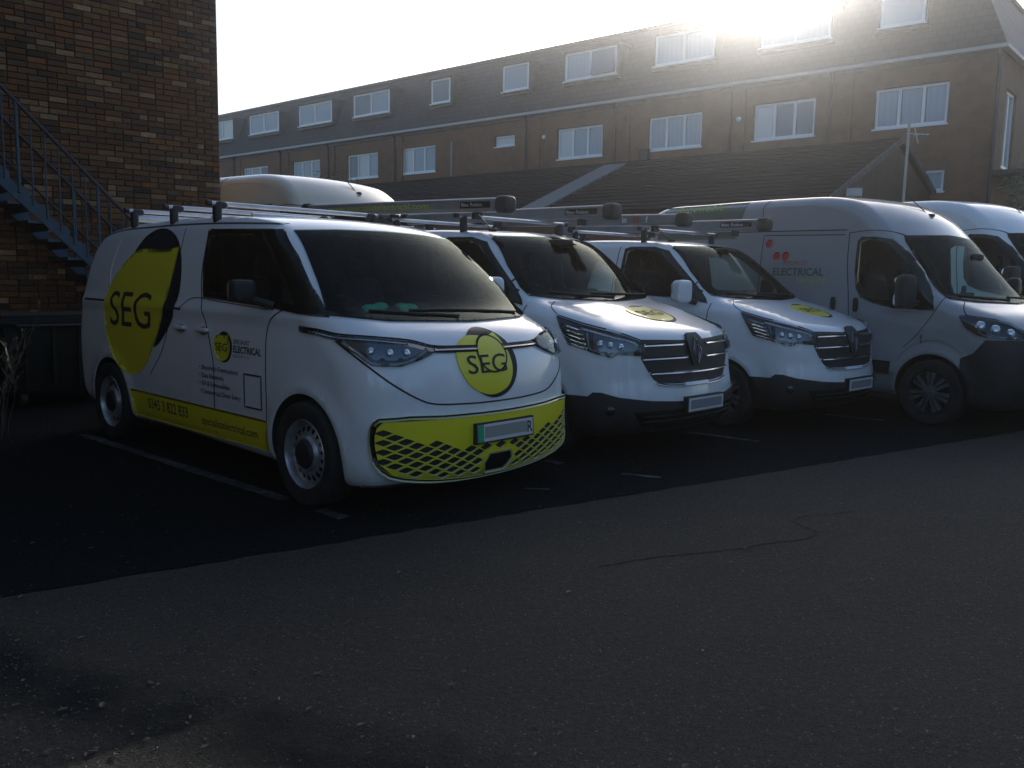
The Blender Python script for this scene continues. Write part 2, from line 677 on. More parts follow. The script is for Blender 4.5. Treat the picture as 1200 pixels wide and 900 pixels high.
def cut(o, me):
    c = bpy.data.objects.new('cut', me)
    COL.objects.link(c)
    md = o.modifiers.new('b', 'BOOLEAN')
    md.operation = 'DIFFERENCE'
    md.solver = 'EXACT'
    md.object = c
    dg = bpy.context.evaluated_depsgraph_get()
    new = bpy.data.meshes.new_from_object(o.evaluated_get(dg))
    o.modifiers.clear()
    old = o.data
    o.data = new
    bpy.data.meshes.remove(old)
    bpy.data.objects.remove(c)
    bpy.data.meshes.remove(me)


def make_body(name, S, parent, pmat, side_wins, screen, cav, arch_cut, screen_depth):
    V, F = mesh_shape(S)
    V2, F2 = mesh_shape(S, cav=cav, cell=.06)
    me = bpy.data.meshes.new(name)
    n = len(V)
    me.from_pydata(np.vstack([V, V2]).tolist(), [], [tuple(f) for f in F] + [tuple(n + i for i in f[::-1]) for f in F2])
    me.update()
    o = bpy.data.objects.new(name, me)
    COL.objects.link(o)
    for (ya, za) in S.arches:
        circ = [(ya + arch_cut * math.cos(t), za + arch_cut * math.sin(t)) for t in np.linspace(0, 2 * math.pi, 48, endpoint=False)]
        cut(o, prism(circ, 'L', -1.4, -.62))
        cut(o, prism(circ, 'L', .62, 1.4))
    for wpoly in side_wins:
        cut(o, prism(wpoly, 'L', -1.4, 1.4))
    cut(o, prism(screen, 'F', -.6, screen_depth))
    o.parent = parent
    me = o.data
    me.materials.clear()
    me.materials.append(pmat)
    me.materials.append(M['interior'])
    me.materials.append(M['plastic'])
    # analytic normals on the outer skin
    nv = len(me.vertices)
    co = np.zeros(nv * 3)
    me.vertices.foreach_get('co', co)
    co = co.reshape(-1, 3)
    GR = S.grad(co)
    GV = S.g(co)
    nl = len(me.loops)
    lv = np.zeros(nl, int)
    me.loops.foreach_get('vertex_index', lv)
    ls = np.zeros(len(me.polygons), int)
    lt = np.zeros(len(me.polygons), int)
    me.polygons.foreach_get('loop_start', ls)
    me.polygons.foreach_get('loop_total', lt)
    fn_ = np.zeros(len(me.polygons) * 3)
    me.polygons.foreach_get('normal', fn_)
    fn_ = fn_.reshape(-1, 3)
    pol = np.repeat(np.arange(len(ls)), lt)
    order = np.concatenate([np.arange(a, a + c) for a, c in zip(ls, lt)])
    lp = np.zeros(nl, int)
    lp[order] = pol
    gfmax = np.zeros(len(ls))
    np.maximum.at(gfmax, lp, np.abs(GV[lv]))
    dots = (GR[lv] * fn_[lp]).sum(1)
    mind = np.ones(len(ls))
    np.minimum.at(mind, lp, dots)
    outer = (gfmax < .006) & (mind > .5)
    ln = np.where(outer[lp][:, None], GR[lv], fn_[lp])
    mi = np.where(outer, 0, 1)
    cz = np.zeros(len(ls))
    np.add.at(cz, lp, co[lv][:, 2])
    cz /= lt
    mi = np.where((~outer) & (gfmax < .05) & (cz > 1.0), 1, mi)
    mi = np.where(outer & (fn_[:, 2] < -.8), 2, mi)
    me.polygons.foreach_set('material_index', mi.astype(np.int32))
    me.polygons.foreach_set('use_smooth', [True] * len(ls))
    me.normals_split_custom_set(ln.tolist())
    return o


def pip(px, py, poly):
    c = np.zeros(len(px), bool)
    P = np.asarray(poly)
    for a, b in zip(P, np.roll(P, -1, 0)):
        if a[1] != b[1]:
            k = (a[1] > py) != (b[1] > py)
            c ^= k & (px < a[0] + (py - a[1]) * (b[0] - a[0]) / (b[1] - a[1]))
    return c


def densify(P, d):
    P = np.asarray(P, float)
    out = []
    for a, b in zip(P, np.roll(P, -1, 0)):
        n = max(1, int(np.ceil(np.linalg.norm(b - a) / d)))
        for k in range(n):
            out.append(a + (b - a) * k / n)
    return np.array(out)


def surf_mesh(name, S, mode, uv, faces, off, mats, parent, skirt=0.0, loops=()):
    uv = np.asarray(uv, float)
    P = S.proj(uv, mode)
    G = S.grad(P)
    V = P + G * off
    A, B, C = (V[[f[i] for f in faces]] for i in (0, 1, 2))
    nn = np.cross(B - A, C - A)
    flip = (nn * G[[f[0] for f in faces]]).sum(1) < 0
    faces = [tuple(f[::-1]) if fl else tuple(f) for f, fl in zip(faces, flip)]
    Vl = V.tolist()
    norms = [tuple(g) for g in G]
    nmain = len(faces)
    fl2 = []
    if skirt:
        for lp in loops:
            b = len(Vl)
            k = len(lp)
            for i in lp:
                Vl.append((V[i] - G[i] * skirt).tolist())
            for q in range(k):
                fl2.append((lp[q], lp[(q + 1) % k], b + (q + 1) % k, b + q))
    me = bpy.data.meshes.new(name)
    me.from_pydata(Vl, [], faces + fl2)
    me.update()
    for m in (mats if isinstance(mats, (list, tuple)) else [mats]):
        me.materials.append(m)
    me.polygons.foreach_set('use_smooth', [True] * len(me.polygons))
    ln = []
    for p in me.polygons:
        for li in p.loop_indices:
            ln.append(norms[me.loops[li].vertex_index] if p.index < nmain else tuple(p.normal))
    me.normals_split_custom_set(ln)
    return link(name, me, parent)


def patch(name, S, mode, outline, off, mt, parent, holes=(), res=.045, skirt=None):
    res = min(res, .045)
    if name in ('windscreen', 'windscreen_surround', 'window_surround', 'side_window'):
        res = .026
    """a panel lying on the body: outline and holes drawn in 2D, thickness down to the body"""
    loops2 = [densify(outline, res)] + [densify(h, res) for h in holes]
    pts = []
    edges = []
    for lp in loops2:
        b = len(pts)
        k = len(lp)
        pts += lp.tolist()
        edges += [(b + i, b + (i + 1) % k) for i in range(k)]
    lo = loops2[0].min(0)
    hi = loops2[0].max(0)
    nx = int((hi[0] - lo[0]) / res)
    ny = int((hi[1] - lo[1]) / res)
    if nx > 0 and ny > 0:
        X, Y = np.meshgrid(lo[0] + (np.arange(nx) + .5) * (hi[0] - lo[0]) / nx, lo[1] + (np.arange(ny) + .5) * (hi[1] - lo[1]) / ny)
        X = X.ravel()
        Y = Y.ravel()
        k = pip(X, Y, loops2[0])
        for h in loops2[1:]:
            k &= ~pip(X, Y, h)
        pts += np.stack([X[k], Y[k]], 1).tolist()
    r = delaunay_2d_cdt([Vector(p) for p in pts], edges, [], 0, 1e-7)
    vs = np.array([tuple(v) for v in r[0]])
    fs = r[2]
    c = np.array([vs[list(f)].mean(0) for f in fs])
    k = pip(c[:, 0], c[:, 1], loops2[0])
    for h in loops2[1:]:
        k &= ~pip(c[:, 0], c[:, 1], h)
    fs = [tuple(f) for f, q in zip(fs, k) if q]
    # boundary loops from edges used once
    cnt = {}
    for f in fs:
        for i in range(len(f)):
            e = (f[i], f[(i + 1) % len(f)])
            cnt[e] = 1
    bd = [e for e in cnt if (e[1], e[0]) not in cnt]
    skirt = off + .004 if skirt is None else skirt
    uv = vs
    return surf_mesh2(name, S, mode, uv, fs, off, mt, parent, skirt, bd)


def surf_mesh2(name, S, mode, uv, faces, off, mt, parent, skirt, bd):
    P = S.proj(np.asarray(uv, float), mode)
    G = S.grad(P)
    V = P + G * off
    fa = np.array([f[:3] for f in faces])
    nn = np.cross(V[fa[:, 1]] - V[fa[:, 0]], V[fa[:, 2]] - V[fa[:, 0]])
    flip = (nn * G[fa[:, 0]]).sum(1) < 0
    faces = [tuple(f[::-1]) if q else tuple(f) for f, q in zip(faces, flip)]
    n = len(V)
    V2 = V - G * skirt
    used = sorted({i for e in bd for i in e})
    idx = {i: n + q for q, i in enumerate(used)}
    Vall = V.tolist() + [V2[i].tolist() for i in used]
    fs2 = [(b, a, idx[a], idx[b]) for a, b in bd]
    me = bpy.data.meshes.new(name)
    me.from_pydata(Vall, [], faces + fs2)
    me.update()
    for m_ in (mt if isinstance(mt, (list, tuple)) else [mt]):
        me.materials.append(m_)
    me.polygons.foreach_set('use_smooth', [True] * len(me.polygons))
    ln = []
    nf = len(faces)
    if isinstance(mt, (list, tuple)):
        me.polygons.foreach_set('material_index', [0] * nf + [1] * (len(me.polygons) - nf))
    for p in me.polygons:
        main = p.index < nf
        for li in p.loop_indices:
            ln.append(tuple(G[me.loops[li].vertex_index]) if main else tuple(p.normal))
    me.normals_split_custom_set(ln)
    return link(name, me, parent)


def ribbon_outline(pts, wd, closed=False):
    P = np.asarray(pts, float)
    if closed:
        t = np.roll(P, -1, 0) - np.roll(P, 1, 0)
    else:
        t = np.gradient(P, axis=0)
    t /= np.linalg.norm(t, axis=1, keepdims=True) + 1e-9
    nrm = np.stack([-t[:, 1], t[:, 0]], 1)
    return P + nrm * wd / 2, P - nrm * wd / 2


def ribbon(name, S, mode, pts, wd, off, mt, parent, closed=False, smooth=True, step=.04):
    P = catmull(pts, closed, 6) if smooth else np.asarray(pts, float)
    # resample
    out = []
    seq = list(zip(P, np.roll(P, -1, 0))) if closed else list(zip(P[:-1], P[1:]))
    for a, b in seq:
        k = max(1, int(np.ceil(np.linalg.norm(b - a) / step)))
        out += [a + (b - a) * i / k for i in range(k)]
    if not closed:
        out.append(P[-1])
    P = np.array(out)
    A, B = ribbon_outline(P, wd, closed)
    n = len(P)
    uv = np.vstack([A, B])
    m = n if closed else n - 1
    fs = [(i, (i + 1) % n, n + (i + 1) % n, n + i) for i in range(m)]
    bd = [(fs[i][0], fs[i][1]) for i in range(m)] + [(fs[i][2], fs[i][3]) for i in range(m)]
    if not closed:
        bd += [(n - 1, 2 * n - 1), (n, 0)]
    return surf_mesh2(name, S, mode, uv, fs, off, mt, parent, off + .004, bd)


_textcache = {}


def text2d(s, bold=0.0, shear=0.0):
    """flat letter triangles, x from 0 to width, cap height 1"""
    key = (s, bold, shear)
    if key in _textcache:
        return _textcache[key]
    cu = bpy.data.curves.new('t', 'FONT')
    cu.body = s
    cu.size = 1.0
    cu.offset = bold
    cu.shear = shear
    cu.resolution_u = 3
    o = bpy.data.objects.new('t', cu)
    COL.objects.link(o)
    dg = bpy.context.evaluated_depsgraph_get()
    me = bpy.data.meshes.new_from_object(o.evaluated_get(dg))
    v = np.array([tuple(p.co)[:2] for p in me.vertices])
    f = [tuple(p.vertices) for p in me.polygons]
    bpy.data.objects.remove(o)
    bpy.data.meshes.remove(me)
    bpy.data.curves.remove(cu)
    v[:, 0] -= v[:, 0].min()
    v = v / 0.70
    _textcache[key] = (v, f)
    return v, f


def letters(name, S, mode, s, u0, v0, h, mt, parent, off=.004, width=None, flipu=False, tilt=0.0, bold=0.0, shear=0.0):
    """lettering stuck on the body; u0,v0 baseline start, h cap height"""
    v, f = text2d(s, bold, shear)
    wn = v[:, 0].max()
    sx = (width / wn) if width else h
    c, sn = math.cos(tilt), math.sin(tilt)
    X = v[:, 0] * sx
    Y = v[:, 1] * h
    X, Y = X * c - Y * sn, X * sn + Y * c
    uv = np.stack([u0 + (-X if flipu else X), v0 + Y], 1)
    # split long edges so big letters follow the curve of the panel
    bm = bmesh.new()
    vs = [bm.verts.new((a, b, 0)) for a, b in uv]
    for q in f:
        try:
            bm.faces.new([vs[i] for i in q])
        except ValueError:
            pass
    for _ in range(3):
        es = [e for e in bm.edges if e.calc_length() > .07]
        if not es:
            break
        bmesh.ops.subdivide_edges(bm, edges=es, cuts=1)
        bmesh.ops.triangulate(bm, faces=[q for q in bm.faces if len(q.verts) > 4])
    bmesh.ops.triangulate(bm, faces=bm.faces)
    bm.verts.ensure_lookup_table()
    bm.verts.index_update()
    uv2 = np.array([(q.co.x, q.co.y) for q in bm.verts])
    fs = [tuple(x.index for x in q.verts) for q in bm.faces]
    bm.free()
    return surf_mesh2(name, S, mode, uv2, fs, off, mt, parent, 0, [])


LOGO_Y = [(.159, .807), (.258, .858), (.407, .885), (.556, .878), (.754, .868), (.952, .912), (1.03, .757), (1.09, .588), (1.11, .385), (1.076, .25), (.977, .115), (.80, .03),
          (.605, 0), (.407, .04), (.208, .149), (.084, .3), (.01, .486), (.02, .655), (.084, .74)]


def logo(S, mode, u0, v0, sz, parent, flipu=False, off=.003, round_=1.0):
    """round two-colour emblem with the letters SEG, lower left corner at u0,v0"""
    sg = -1 if flipu else 1
    yel = np.array(LOGO_Y) * sz
    t = np.linspace(0, 2 * math.pi, 40, endpoint=False)
    nav = np.stack([.70 + .54 * np.cos(t), .475 + .525 * np.sin(t)], 1) * sz
    P = lambda a: np.stack([u0 + sg * a[:, 0], v0 + a[:, 1]], 1)
    res = max(.02, min(.04, sz * .12))
    a = patch('emblem', S, mode, P(nav), off, M['navy'], parent, res=res)
    y = np.vstack([catmull(yel[:6], False, 3), catmull(yel[5:], False, 3)[1:]])
    patch('emblem_face', S, mode, P(y), off + .003, M['yellow'], a, res=res)
    letters('lettering', S, mode, 'SEG', u0 + sg * .17 * sz, v0 + .335 * sz, .27 * sz, M['navy'], a, off + .0062, width=.80 * sz, flipu=flipu)
    return a


# ------------------------------------------------------------------ the setting: ground
def asphalt(name, c_lo, c_hi, chips=(0.24, 0.23, 0.21), chip_amt=0.5, crack=True, sp=.25):
    m = mat(name, c_lo, 0.9, spec=sp)
    co = objco(m)
    big = noise(m, 0.35, 6, 0.6, co)
    mid = noise(m, 3.5, 6, 0.65, co)
    fine = noise(m, 130, 4, 0.75, co)
    c = mixc(m, ramp(m, big.outputs[0], [(0.42, (0, 0, 0)), (0.58, (1, 1, 1))]), c_lo, c_hi)
    c = mixc(m, 0.45, c, ramp(m, mid.outputs[0], [(0.3, tuple(v * .55 for v in c_lo)), (0.7, tuple(v * 1.35 for v in c_hi))]))
    grit_ = noise(m, 34, 5, 0.8, co)
    c = mixc(m, 0.42, c, ramp(m, grit_.outputs[0], [(0.40, tuple(v * .25 for v in c_lo)), (0.60, tuple(v * 1.9 for v in c_hi))]))
    c = mixc(m, 0.5, c, ramp(m, fine.outputs[0], [(0.38, tuple(v * .3 for v in c_lo)), (0.62, tuple(v * 1.8 for v in c_hi))]))
    vo = N(m, 'ShaderNodeTexVoronoi')
    vo.inputs['Scale'].default_value = 62
    L(m, co, vo.inputs['Vector'])
    sep = N(m, 'ShaderNodeSeparateColor')
    L(m, vo.outputs['Color'], sep.inputs[0])
    g1 = N(m, 'ShaderNodeMath', operation='GREATER_THAN')
    L(m, sep.outputs[0], g1.inputs[0])
    g1.inputs[1].default_value = 0.90
    g2 = N(m, 'ShaderNodeMath', operation='LESS_THAN')
    L(m, vo.outputs['Distance'], g2.inputs[0])
    g2.inputs[1].default_value = 0.30
    g3 = N(m, 'ShaderNodeMath', operation='MULTIPLY')
    L(m, g1.outputs[0], g3.inputs[0])
    L(m, g2.outputs[0], g3.inputs[1])
    g4 = N(m, 'ShaderNodeMath', operation='MULTIPLY')
    L(m, g3.outputs[0], g4.inputs[0])
    g4.inputs[1].default_value = chip_amt
    c = mixc(m, g4.outputs[0], c, chips)
    if crack is True:
        w1 = noise(m, 1.3, 5, 0.6, co)
        vx = N(m, 'ShaderNodeVectorMath', operation='MULTIPLY_ADD')
        L(m, w1.outputs['Color'], vx.inputs[0])
        vx.inputs[1].default_value = (0.9, 0.9, 0.9)
        L(m, co, vx.inputs[2])
        v2 = N(m, 'ShaderNodeTexVoronoi', feature='DISTANCE_TO_EDGE')
        v2.inputs['Scale'].default_value = 0.28
        L(m, vx.outputs[0], v2.inputs['Vector'])
        cr = ramp(m, v2.outputs['Distance'], [(0.0, (1, 1, 1)), (0.006, (0, 0, 0))])
        c = mixc(m, cr, c, tuple(v * .35 for v in c_lo))
    if crack == 'dark_band':
        # a dark ragged strip of colour crossing the near left corner
        sx = N(m, 'ShaderNodeSeparateXYZ')
        wn = noise(m, 1.1, 6, .65, co)
        L(m, co, sx.inputs[0])
        e1 = N(m, 'ShaderNodeMath', operation='MULTIPLY_ADD')      # distance from the line through (-1.98, 3.1) and (-.6, 2.45)
        L(m, sx.outputs[0], e1.inputs[0])
        e1.inputs[1].default_value = .43
        e1.inputs[2].default_value = -2.27
        e2 = N(m, 'ShaderNodeMath', operation='ADD')
        L(m, sx.outputs[1], e2.inputs[0])
        L(m, e1.outputs[0], e2.inputs[1])
        e3 = N(m, 'ShaderNodeMath', operation='MULTIPLY_ADD')
        L(m, wn.outputs[0], e3.inputs[0])
        e3.inputs[1].default_value = .9
        e3.inputs[2].default_value = -.45
        e4 = N(m, 'ShaderNodeMath', operation='ADD')
        L(m, e2.outputs[0], e4.inputs[0])
        L(m, e3.outputs[0], e4.inputs[1])
        e5 = N(m, 'ShaderNodeMath', operation='ABSOLUTE')
        L(m, e4.outputs[0], e5.inputs[0])
        msk = ramp(m, e5.outputs[0], [(0.05, (1, 1, 1)), (.30, (0, 0, 0))])
        md = N(m, 'ShaderNodeMath', operation='MULTIPLY')
        L(m, msk, md.inputs[0])
        L(m, ramp(m, mid.outputs[0], [(.3, (.5, .5, .5)), (.6, (1, 1, 1))]), md.inputs[1])
        c = mixc(m, md.outputs[0], c, (.010, .013, .012))
    L(m, c, bsdf(m).inputs['Base Color'])
    b1 = N(m, 'ShaderNodeMath', operation='MULTIPLY_ADD')
    L(m, vo.outputs['Distance'], b1.inputs[0])
    b1.inputs[1].default_value = -0.35
    L(m, fine.outputs[0], b1.inputs[2])
    b2 = N(m, 'ShaderNodeMath', operation='MULTIPLY_ADD')
    L(m, mid.outputs[0], b2.inputs[0])
    b2.inputs[1].default_value = 1.6
    b3 = N(m, 'ShaderNodeMath', operation='MULTIPLY_ADD')
    L(m, grit_.outputs[0], b3.inputs[0])
    b3.inputs[1].default_value = 1.6
    L(m, b1.outputs[0], b3.inputs[2])
    L(m, b3.outputs[0], b2.inputs[2])
    bump(m, b2.outputs[0], 1.0, 0.02)
    return m


M['asphalt'] = asphalt('worn_asphalt', (0.040, 0.035, 0.028), (0.090, 0.077, 0.060), chip_amt=.8, crack='dark_band')
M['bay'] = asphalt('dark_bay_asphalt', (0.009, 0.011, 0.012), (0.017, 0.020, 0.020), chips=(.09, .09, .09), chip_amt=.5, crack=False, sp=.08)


def sheet(name, poly, z, m, kind='structure', label=None, cat=None, parent=None):
    me = bpy.data.meshes.new(name)
    me.from_pydata([(x, y, z) for x, y in poly], [], [tuple(range(len(poly)))])
    o = link(name, me, parent, [m])
    if kind:
        o['kind'] = kind
    return o


g = sheet('ground', [(-600, -600), (600, -600), (600, 900), (-600, 900)], 0.0, M['asphalt'])
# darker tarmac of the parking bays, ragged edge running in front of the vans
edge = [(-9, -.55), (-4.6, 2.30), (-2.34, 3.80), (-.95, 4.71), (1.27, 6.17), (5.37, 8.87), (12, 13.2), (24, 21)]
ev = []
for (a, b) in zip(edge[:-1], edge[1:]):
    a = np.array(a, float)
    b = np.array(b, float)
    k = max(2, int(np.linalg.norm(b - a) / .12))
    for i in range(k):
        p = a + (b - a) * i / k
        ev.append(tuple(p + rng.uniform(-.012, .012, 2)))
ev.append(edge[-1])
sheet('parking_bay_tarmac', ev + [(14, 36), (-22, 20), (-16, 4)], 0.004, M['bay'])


def paintline_mat():
    m = mat('worn_white_line', (0.5, 0.5, 0.48), 0.8)
    co = objco(m)
    n = noise(m, 14, 6, 0.7, co)
    n2 = noise(m, 2.2, 3, 0.6, co)
    ad = N(m, 'ShaderNodeMath', operation='MULTIPLY_ADD')
    L(m, n.outputs[0], ad.inputs[0])
    ad.inputs[1].default_value = .6
    hf = N(m, 'ShaderNodeMath', operation='MULTIPLY')
    L(m, n2.outputs[0], hf.inputs[0])
    hf.inputs[1].default_value = .45
    L(m, hf.outputs[0], ad.inputs[2])
    L(m, ramp(m, ad.outputs[0], [(0.49, (0.016, .019, .020)), (0.63, (0.10, 0.105, 0.105)), (.74, (.20, .205, .20))]), bsdf(m).inputs['Base Color'])
    return m


M['line'] = paintline_mat()


def marking(a, b, wd=.09):
    a = np.array(a, float)
    b = np.array(b, float)
    d = (b - a) / np.linalg.norm(b - a)
    nrm = np.array([-d[1], d[0]])
    k = max(2, int(np.linalg.norm(b - a) / .08))
    A = []
    B = []
    for i in range(k + 1):
        p = a + (b - a) * i / k
        A.append(tuple(p + nrm * (wd / 2 + rng.uniform(-.012, .008))))
        B.append(tuple(p - nrm * (wd / 2 + rng.uniform(-.012, .008))))
    vs = [(x, y, .008) for x, y in A + B]
    n = k + 1
    me = bpy.data.meshes.new('bay_line')
    me.from_pydata(vs, [], [(i, n + i, n + i + 1, i + 1) for i in range(k)])
    o = link('bay_line', me, None, [M['line']])
    o['kind'] = 'structure'
    return o


marking((-3.9, 7.70), (-1.50, 5.58), .10)
marking((-1.22, 5.34), (-1.02, 5.17), .08)
marking((.30, 6.95), (.42, 6.84), .08)
marking((.86, 6.52), (1.15, 6.42), .06)
marking((.10, 6.0), (.28, 5.98), .05)
marking((1.75, 8.40), (2.34, 7.98), .08)
marking((3.60, 9.72), (4.12, 9.36), .09)
marking((6.2, 11.2), (6.9, 10.6), .09)


# loose grit lying on the asphalt
def grit():
    vs = []
    fs = []
    for q in range(42000):
        d = 2.1 + 11.5 * rng.rand() ** 1.9
        az = R(rng.uniform(-36, 38))
        x, y = d * math.sin(az), d * math.cos(az)
        if y > 4.95 + (x + .6) * .66 + 0.1 and rng.rand() > .10:
            continue
        cl = math.sin(x * 1.7 + 1.3) * math.sin(y * 2.1 + x) + math.sin(x * 4.1 + y * 3.3) * .5
        if rng.rand() > .34 + .42 * cl:
            continue
        s = (.0022 + .0042 * rng.rand() ** 3)
        b = len(vs)
        a = rng.rand() * 6.28
        for k in range(4):
            r_ = s * rng.uniform(.7, 1.3)
            vs.append((x + r_ * math.cos(a + k * 1.57), y + r_ * math.sin(a + k * 1.57), .0045))
        vs.append((x + rng.uniform(-.3, .3) * s, y + rng.uniform(-.3, .3) * s, .0045 + s * rng.uniform(.5, 1.1)))
        fs += [(b, b + 1, b + 4), (b + 1, b + 2, b + 4), (b + 2, b + 3, b + 4), (b + 3, b, b + 4)]
    me = bpy.data.meshes.new('grit')
    me.from_pydata(vs, [], fs)
    m = mat('grit_stone', (.12, .115, .105), .7)
    n = noise(m, 160, 2, .5, objco(m))
    L(m, ramp(m, n.outputs[0], [(.35, (.03, .03, .028)), (.62, (.13, .125, .115)), (.74, (.27, .25, .22))]), bsdf(m).inputs['Base Color'])
    o = link('grit', me, None, [m])
    tag(o, kind='stuff', label='small loose stones scattered over the worn asphalt', cat='gravel')


grit()


# a few dead leaves blown over the yard
def leaves():
    vs = []
    fs = []
    for q in range(420):
        d = 2.2 + 8 * rng.rand() ** 1.5
        az = R(-34 + 68 * rng.rand() ** 1.6)
        x, y = d * math.sin(az), d * math.cos(az)
        s = rng.uniform(.008, .02)
        a = rng.rand() * 6.28
        c, n = math.cos(a), math.sin(a)
        b = len(vs)
        for u, v, h in ((-1, 0, 0), (-.3, .5, .35), (.4, .42, .3), (1, 0, .05), (.4, -.45, .4), (-.3, -.5, .2)):
            vs.append((x + s * (u * c - v * n), y + s * (u * n + v * c), .010 + s * h * rng.uniform(.3, 1)))
        fs += [(b, b + 1, b + 2, b + 3), (b, b + 3, b + 4, b + 5)]
    me = bpy.data.meshes.new('fallen_leaves')
    me.from_pydata(vs, [], fs)
    m = leafmat('dead_leaf', (.02, .014, .008), (.09, .06, .03))
    o = link('fallen_leaves', me, None, [m])
    tag(o, kind='stuff', label='small dead leaves scattered on the tarmac', cat='leaves')



leaves()

# the long crack that wanders across the open asphalt
crk = MB()
cp = [(.47, 4.36), (.72, 4.50), (1.02, 4.62), (1.30, 4.72), (1.52, 4.84), (1.76, 4.93), (1.86, 5.07), (1.80, 5.28), (1.88, 5.40), (2.3, 5.55)]
cp = catmull([(x, y) for x, y in cp], False, 7)
cp = cp + rng.uniform(-.008, .008, cp.shape)
A_, B_ = ribbon_outline(cp, .012)
A_ = A_ + rng.uniform(-.004, .004, A_.shape)
n_ = len(cp)
me = bpy.data.meshes.new('asphalt_crack')
me.from_pydata([(x, y, .004) for x, y in A_] + [(x, y, .004) for x, y in B_], [], [(i, n_ + i, n_ + i + 1, i + 1) for i in range(n_ - 1)])
br = []
for (i0, ang, ln_) in ((20, -.5, .14), (44, -.2, .3)):
    p = np.array(cp[min(i0, len(cp) - 1)])
    pts_ = [p]
    for _ in range(9):
        ang += rng.uniform(-.45, .45)
        p = p + np.array([math.cos(ang), math.sin(ang)]) * ln_ / 9
        pts_.append(p)
    br.append(np.array(pts_))
vs_ = [tuple(v.co) for v in me.vertices]
fs_ = [tuple(p.vertices) for p in me.polygons]
for B0 in br:
    a_, b_ = ribbon_outline(B0, .009)
    k0 = len(vs_)
    vs_ += [(x, y, .0045) for x, y in a_] + [(x, y, .0045) for x, y in b_]
    m0 = len(B0)
    fs_ += [(k0 + i, k0 + m0 + i, k0 + m0 + i + 1, k0 + i + 1) for i in range(m0 - 1)]
me = bpy.data.meshes.new('asphalt_crack')
me.from_pydata(vs_, [], fs_)
o = link('asphalt_crack', me, None, [mat('crack_dark', (.008, .008, .008), .9)])
o['kind'] = 'structure'

# ------------------------------------------------------------------ brick building on the left
WC = Vector((-4.33, 12.8, 0))
WD = Vector((math.sin(R(47)), math.cos(R(47)), 0))      # along the wall, away to the right
WN = Vector((WD.y, -WD.x, 0))                           # out of the wall, towards the yard


def wp(s, off, z):
    return WC + WD * s + WN * off + Vector((0, 0, z))


bld = empty('brick_building', wp(-7, 0, 0))
tag(bld, 'tall mottled brown brick building behind the blue metal stair', 'building')
M['mortar'] = vary(mat('mortar', (.13, .10, .075), .95), (.060, .044, .032), (.11, .08, .058), 25, bmp=.3)
M['brickfar'] = mat('plain_brick', (.10, .06, .04), .9)
_m = M['brickfar']
_b = N(_m, 'ShaderNodeTexBrick')
_b.inputs['Scale'].default_value = 1.0
_b.inputs['Brick Width'].default_value = .225
_b.inputs['Row Height'].default_value = .075
_b.inputs['Mortar Size'].default_value = .010
_b.inputs['Color1'].default_value = (.16, .075, .035, 1)
_b.inputs['Color2'].default_value = (.07, .04, .03, 1)
_b.inputs['Mortar'].default_value = (.10, .085, .07, 1)


def brickmat(name, c1, c2, mortar, along):
    """bricks laid along a horizontal direction in world space, for walls too far off to tell them apart"""
    m = mat(name, c1, .9)
    ge = N(m, 'ShaderNodeNewGeometry')
    dt = N(m, 'ShaderNodeVectorMath', operation='DOT_PRODUCT')
    L(m, ge.outputs['Position'], dt.inputs[0])
    dt.inputs[1].default_value = along
    sx = N(m, 'ShaderNodeSeparateXYZ')
    L(m, ge.outputs['Position'], sx.inputs[0])
    cx = N(m, 'ShaderNodeCombineXYZ')
    L(m, dt.outputs['Value'], cx.inputs[0])
    L(m, sx.outputs[2], cx.inputs[1])
    b = N(m, 'ShaderNodeTexBrick')
    L(m, cx.outputs[0], b.inputs['Vector'])
    b.inputs['Scale'].default_value = 1
    b.inputs['Brick Width'].default_value = .225
    b.inputs['Row Height'].default_value = .075
    b.inputs['Mortar Size'].default_value = .009
    b.inputs['Bias'].default_value = -.1
    b.inputs['Color1'].default_value = (*c1, 1)
    b.inputs['Color2'].default_value = (*c2, 1)
    b.inputs['Mortar'].default_value = (*mortar, 1)
    n = noise(m, .7, 5, .6, cx.outputs[0])
    n2 = noise(m, 3.1, 4, .6, cx.outputs[0])
    c = mixc(m, .55, b.outputs[0], ramp(m, n.outputs[0], [(.3, tuple(v * .55 for v in c2)), (.7, tuple(v * 1.25 for v in c1))]))
    c = mixc(m, .25, c, ramp(m, n2.outputs[0], [(.3, tuple(v * .5 for v in c2)), (.7, tuple(v * 1.5 for v in c1))]))
    L(m, c, bsdf(m).inputs['Base Color'])
    bump(m, b.outputs['Fac'], -.3, .01)
    return m


M['brickside'] = brickmat('yard_brick_far', (.15, .075, .04), (.07, .045, .03), (.09, .08, .07), tuple(WN))
b = MB()
z0, z1 = 0, 9.5
c8 = [wp(-9, 0, z0), wp(.012, 0, z0), wp(.012, -7, z0), wp(-9, -7, z0), wp(-9, 0, z1), wp(.012, 0, z1), wp(.012, -7, z1), wp(-9, -7, z1)]
b.add([v - bld.location for v in c8], [(0, 1, 5, 4), (1, 2, 6, 5), (2, 3, 7, 6), (3, 0, 4, 7), (4, 5, 6, 7)])
b.build('wall', M['mortar'], bld)
# unseen brick wing, added on the left to shade van sides and ground
M['shadewing'] = brickmat('shading_wing_brick', (.040, .038, .036), (.028, .028, .029), (.045, .045, .045), tuple(WN))
b = MB()
c8 = [wp(-7.3, .05, 0), wp(-7.3, 10.5, 0), wp(-13, 10.5, 0), wp(-13, .05, 0), wp(-7.3, .05, z1), wp(-7.3, 10.5, z1), wp(-13, 10.5, z1), wp(-13, .05, z1)]
b.add([v - bld.location for v in c8], [(0, 1, 5, 4), (1, 2, 6, 5), (2, 3, 7, 6), (3, 0, 4, 7), (4, 5, 6, 7)])
b.build('wall', M['shadewing'], bld)
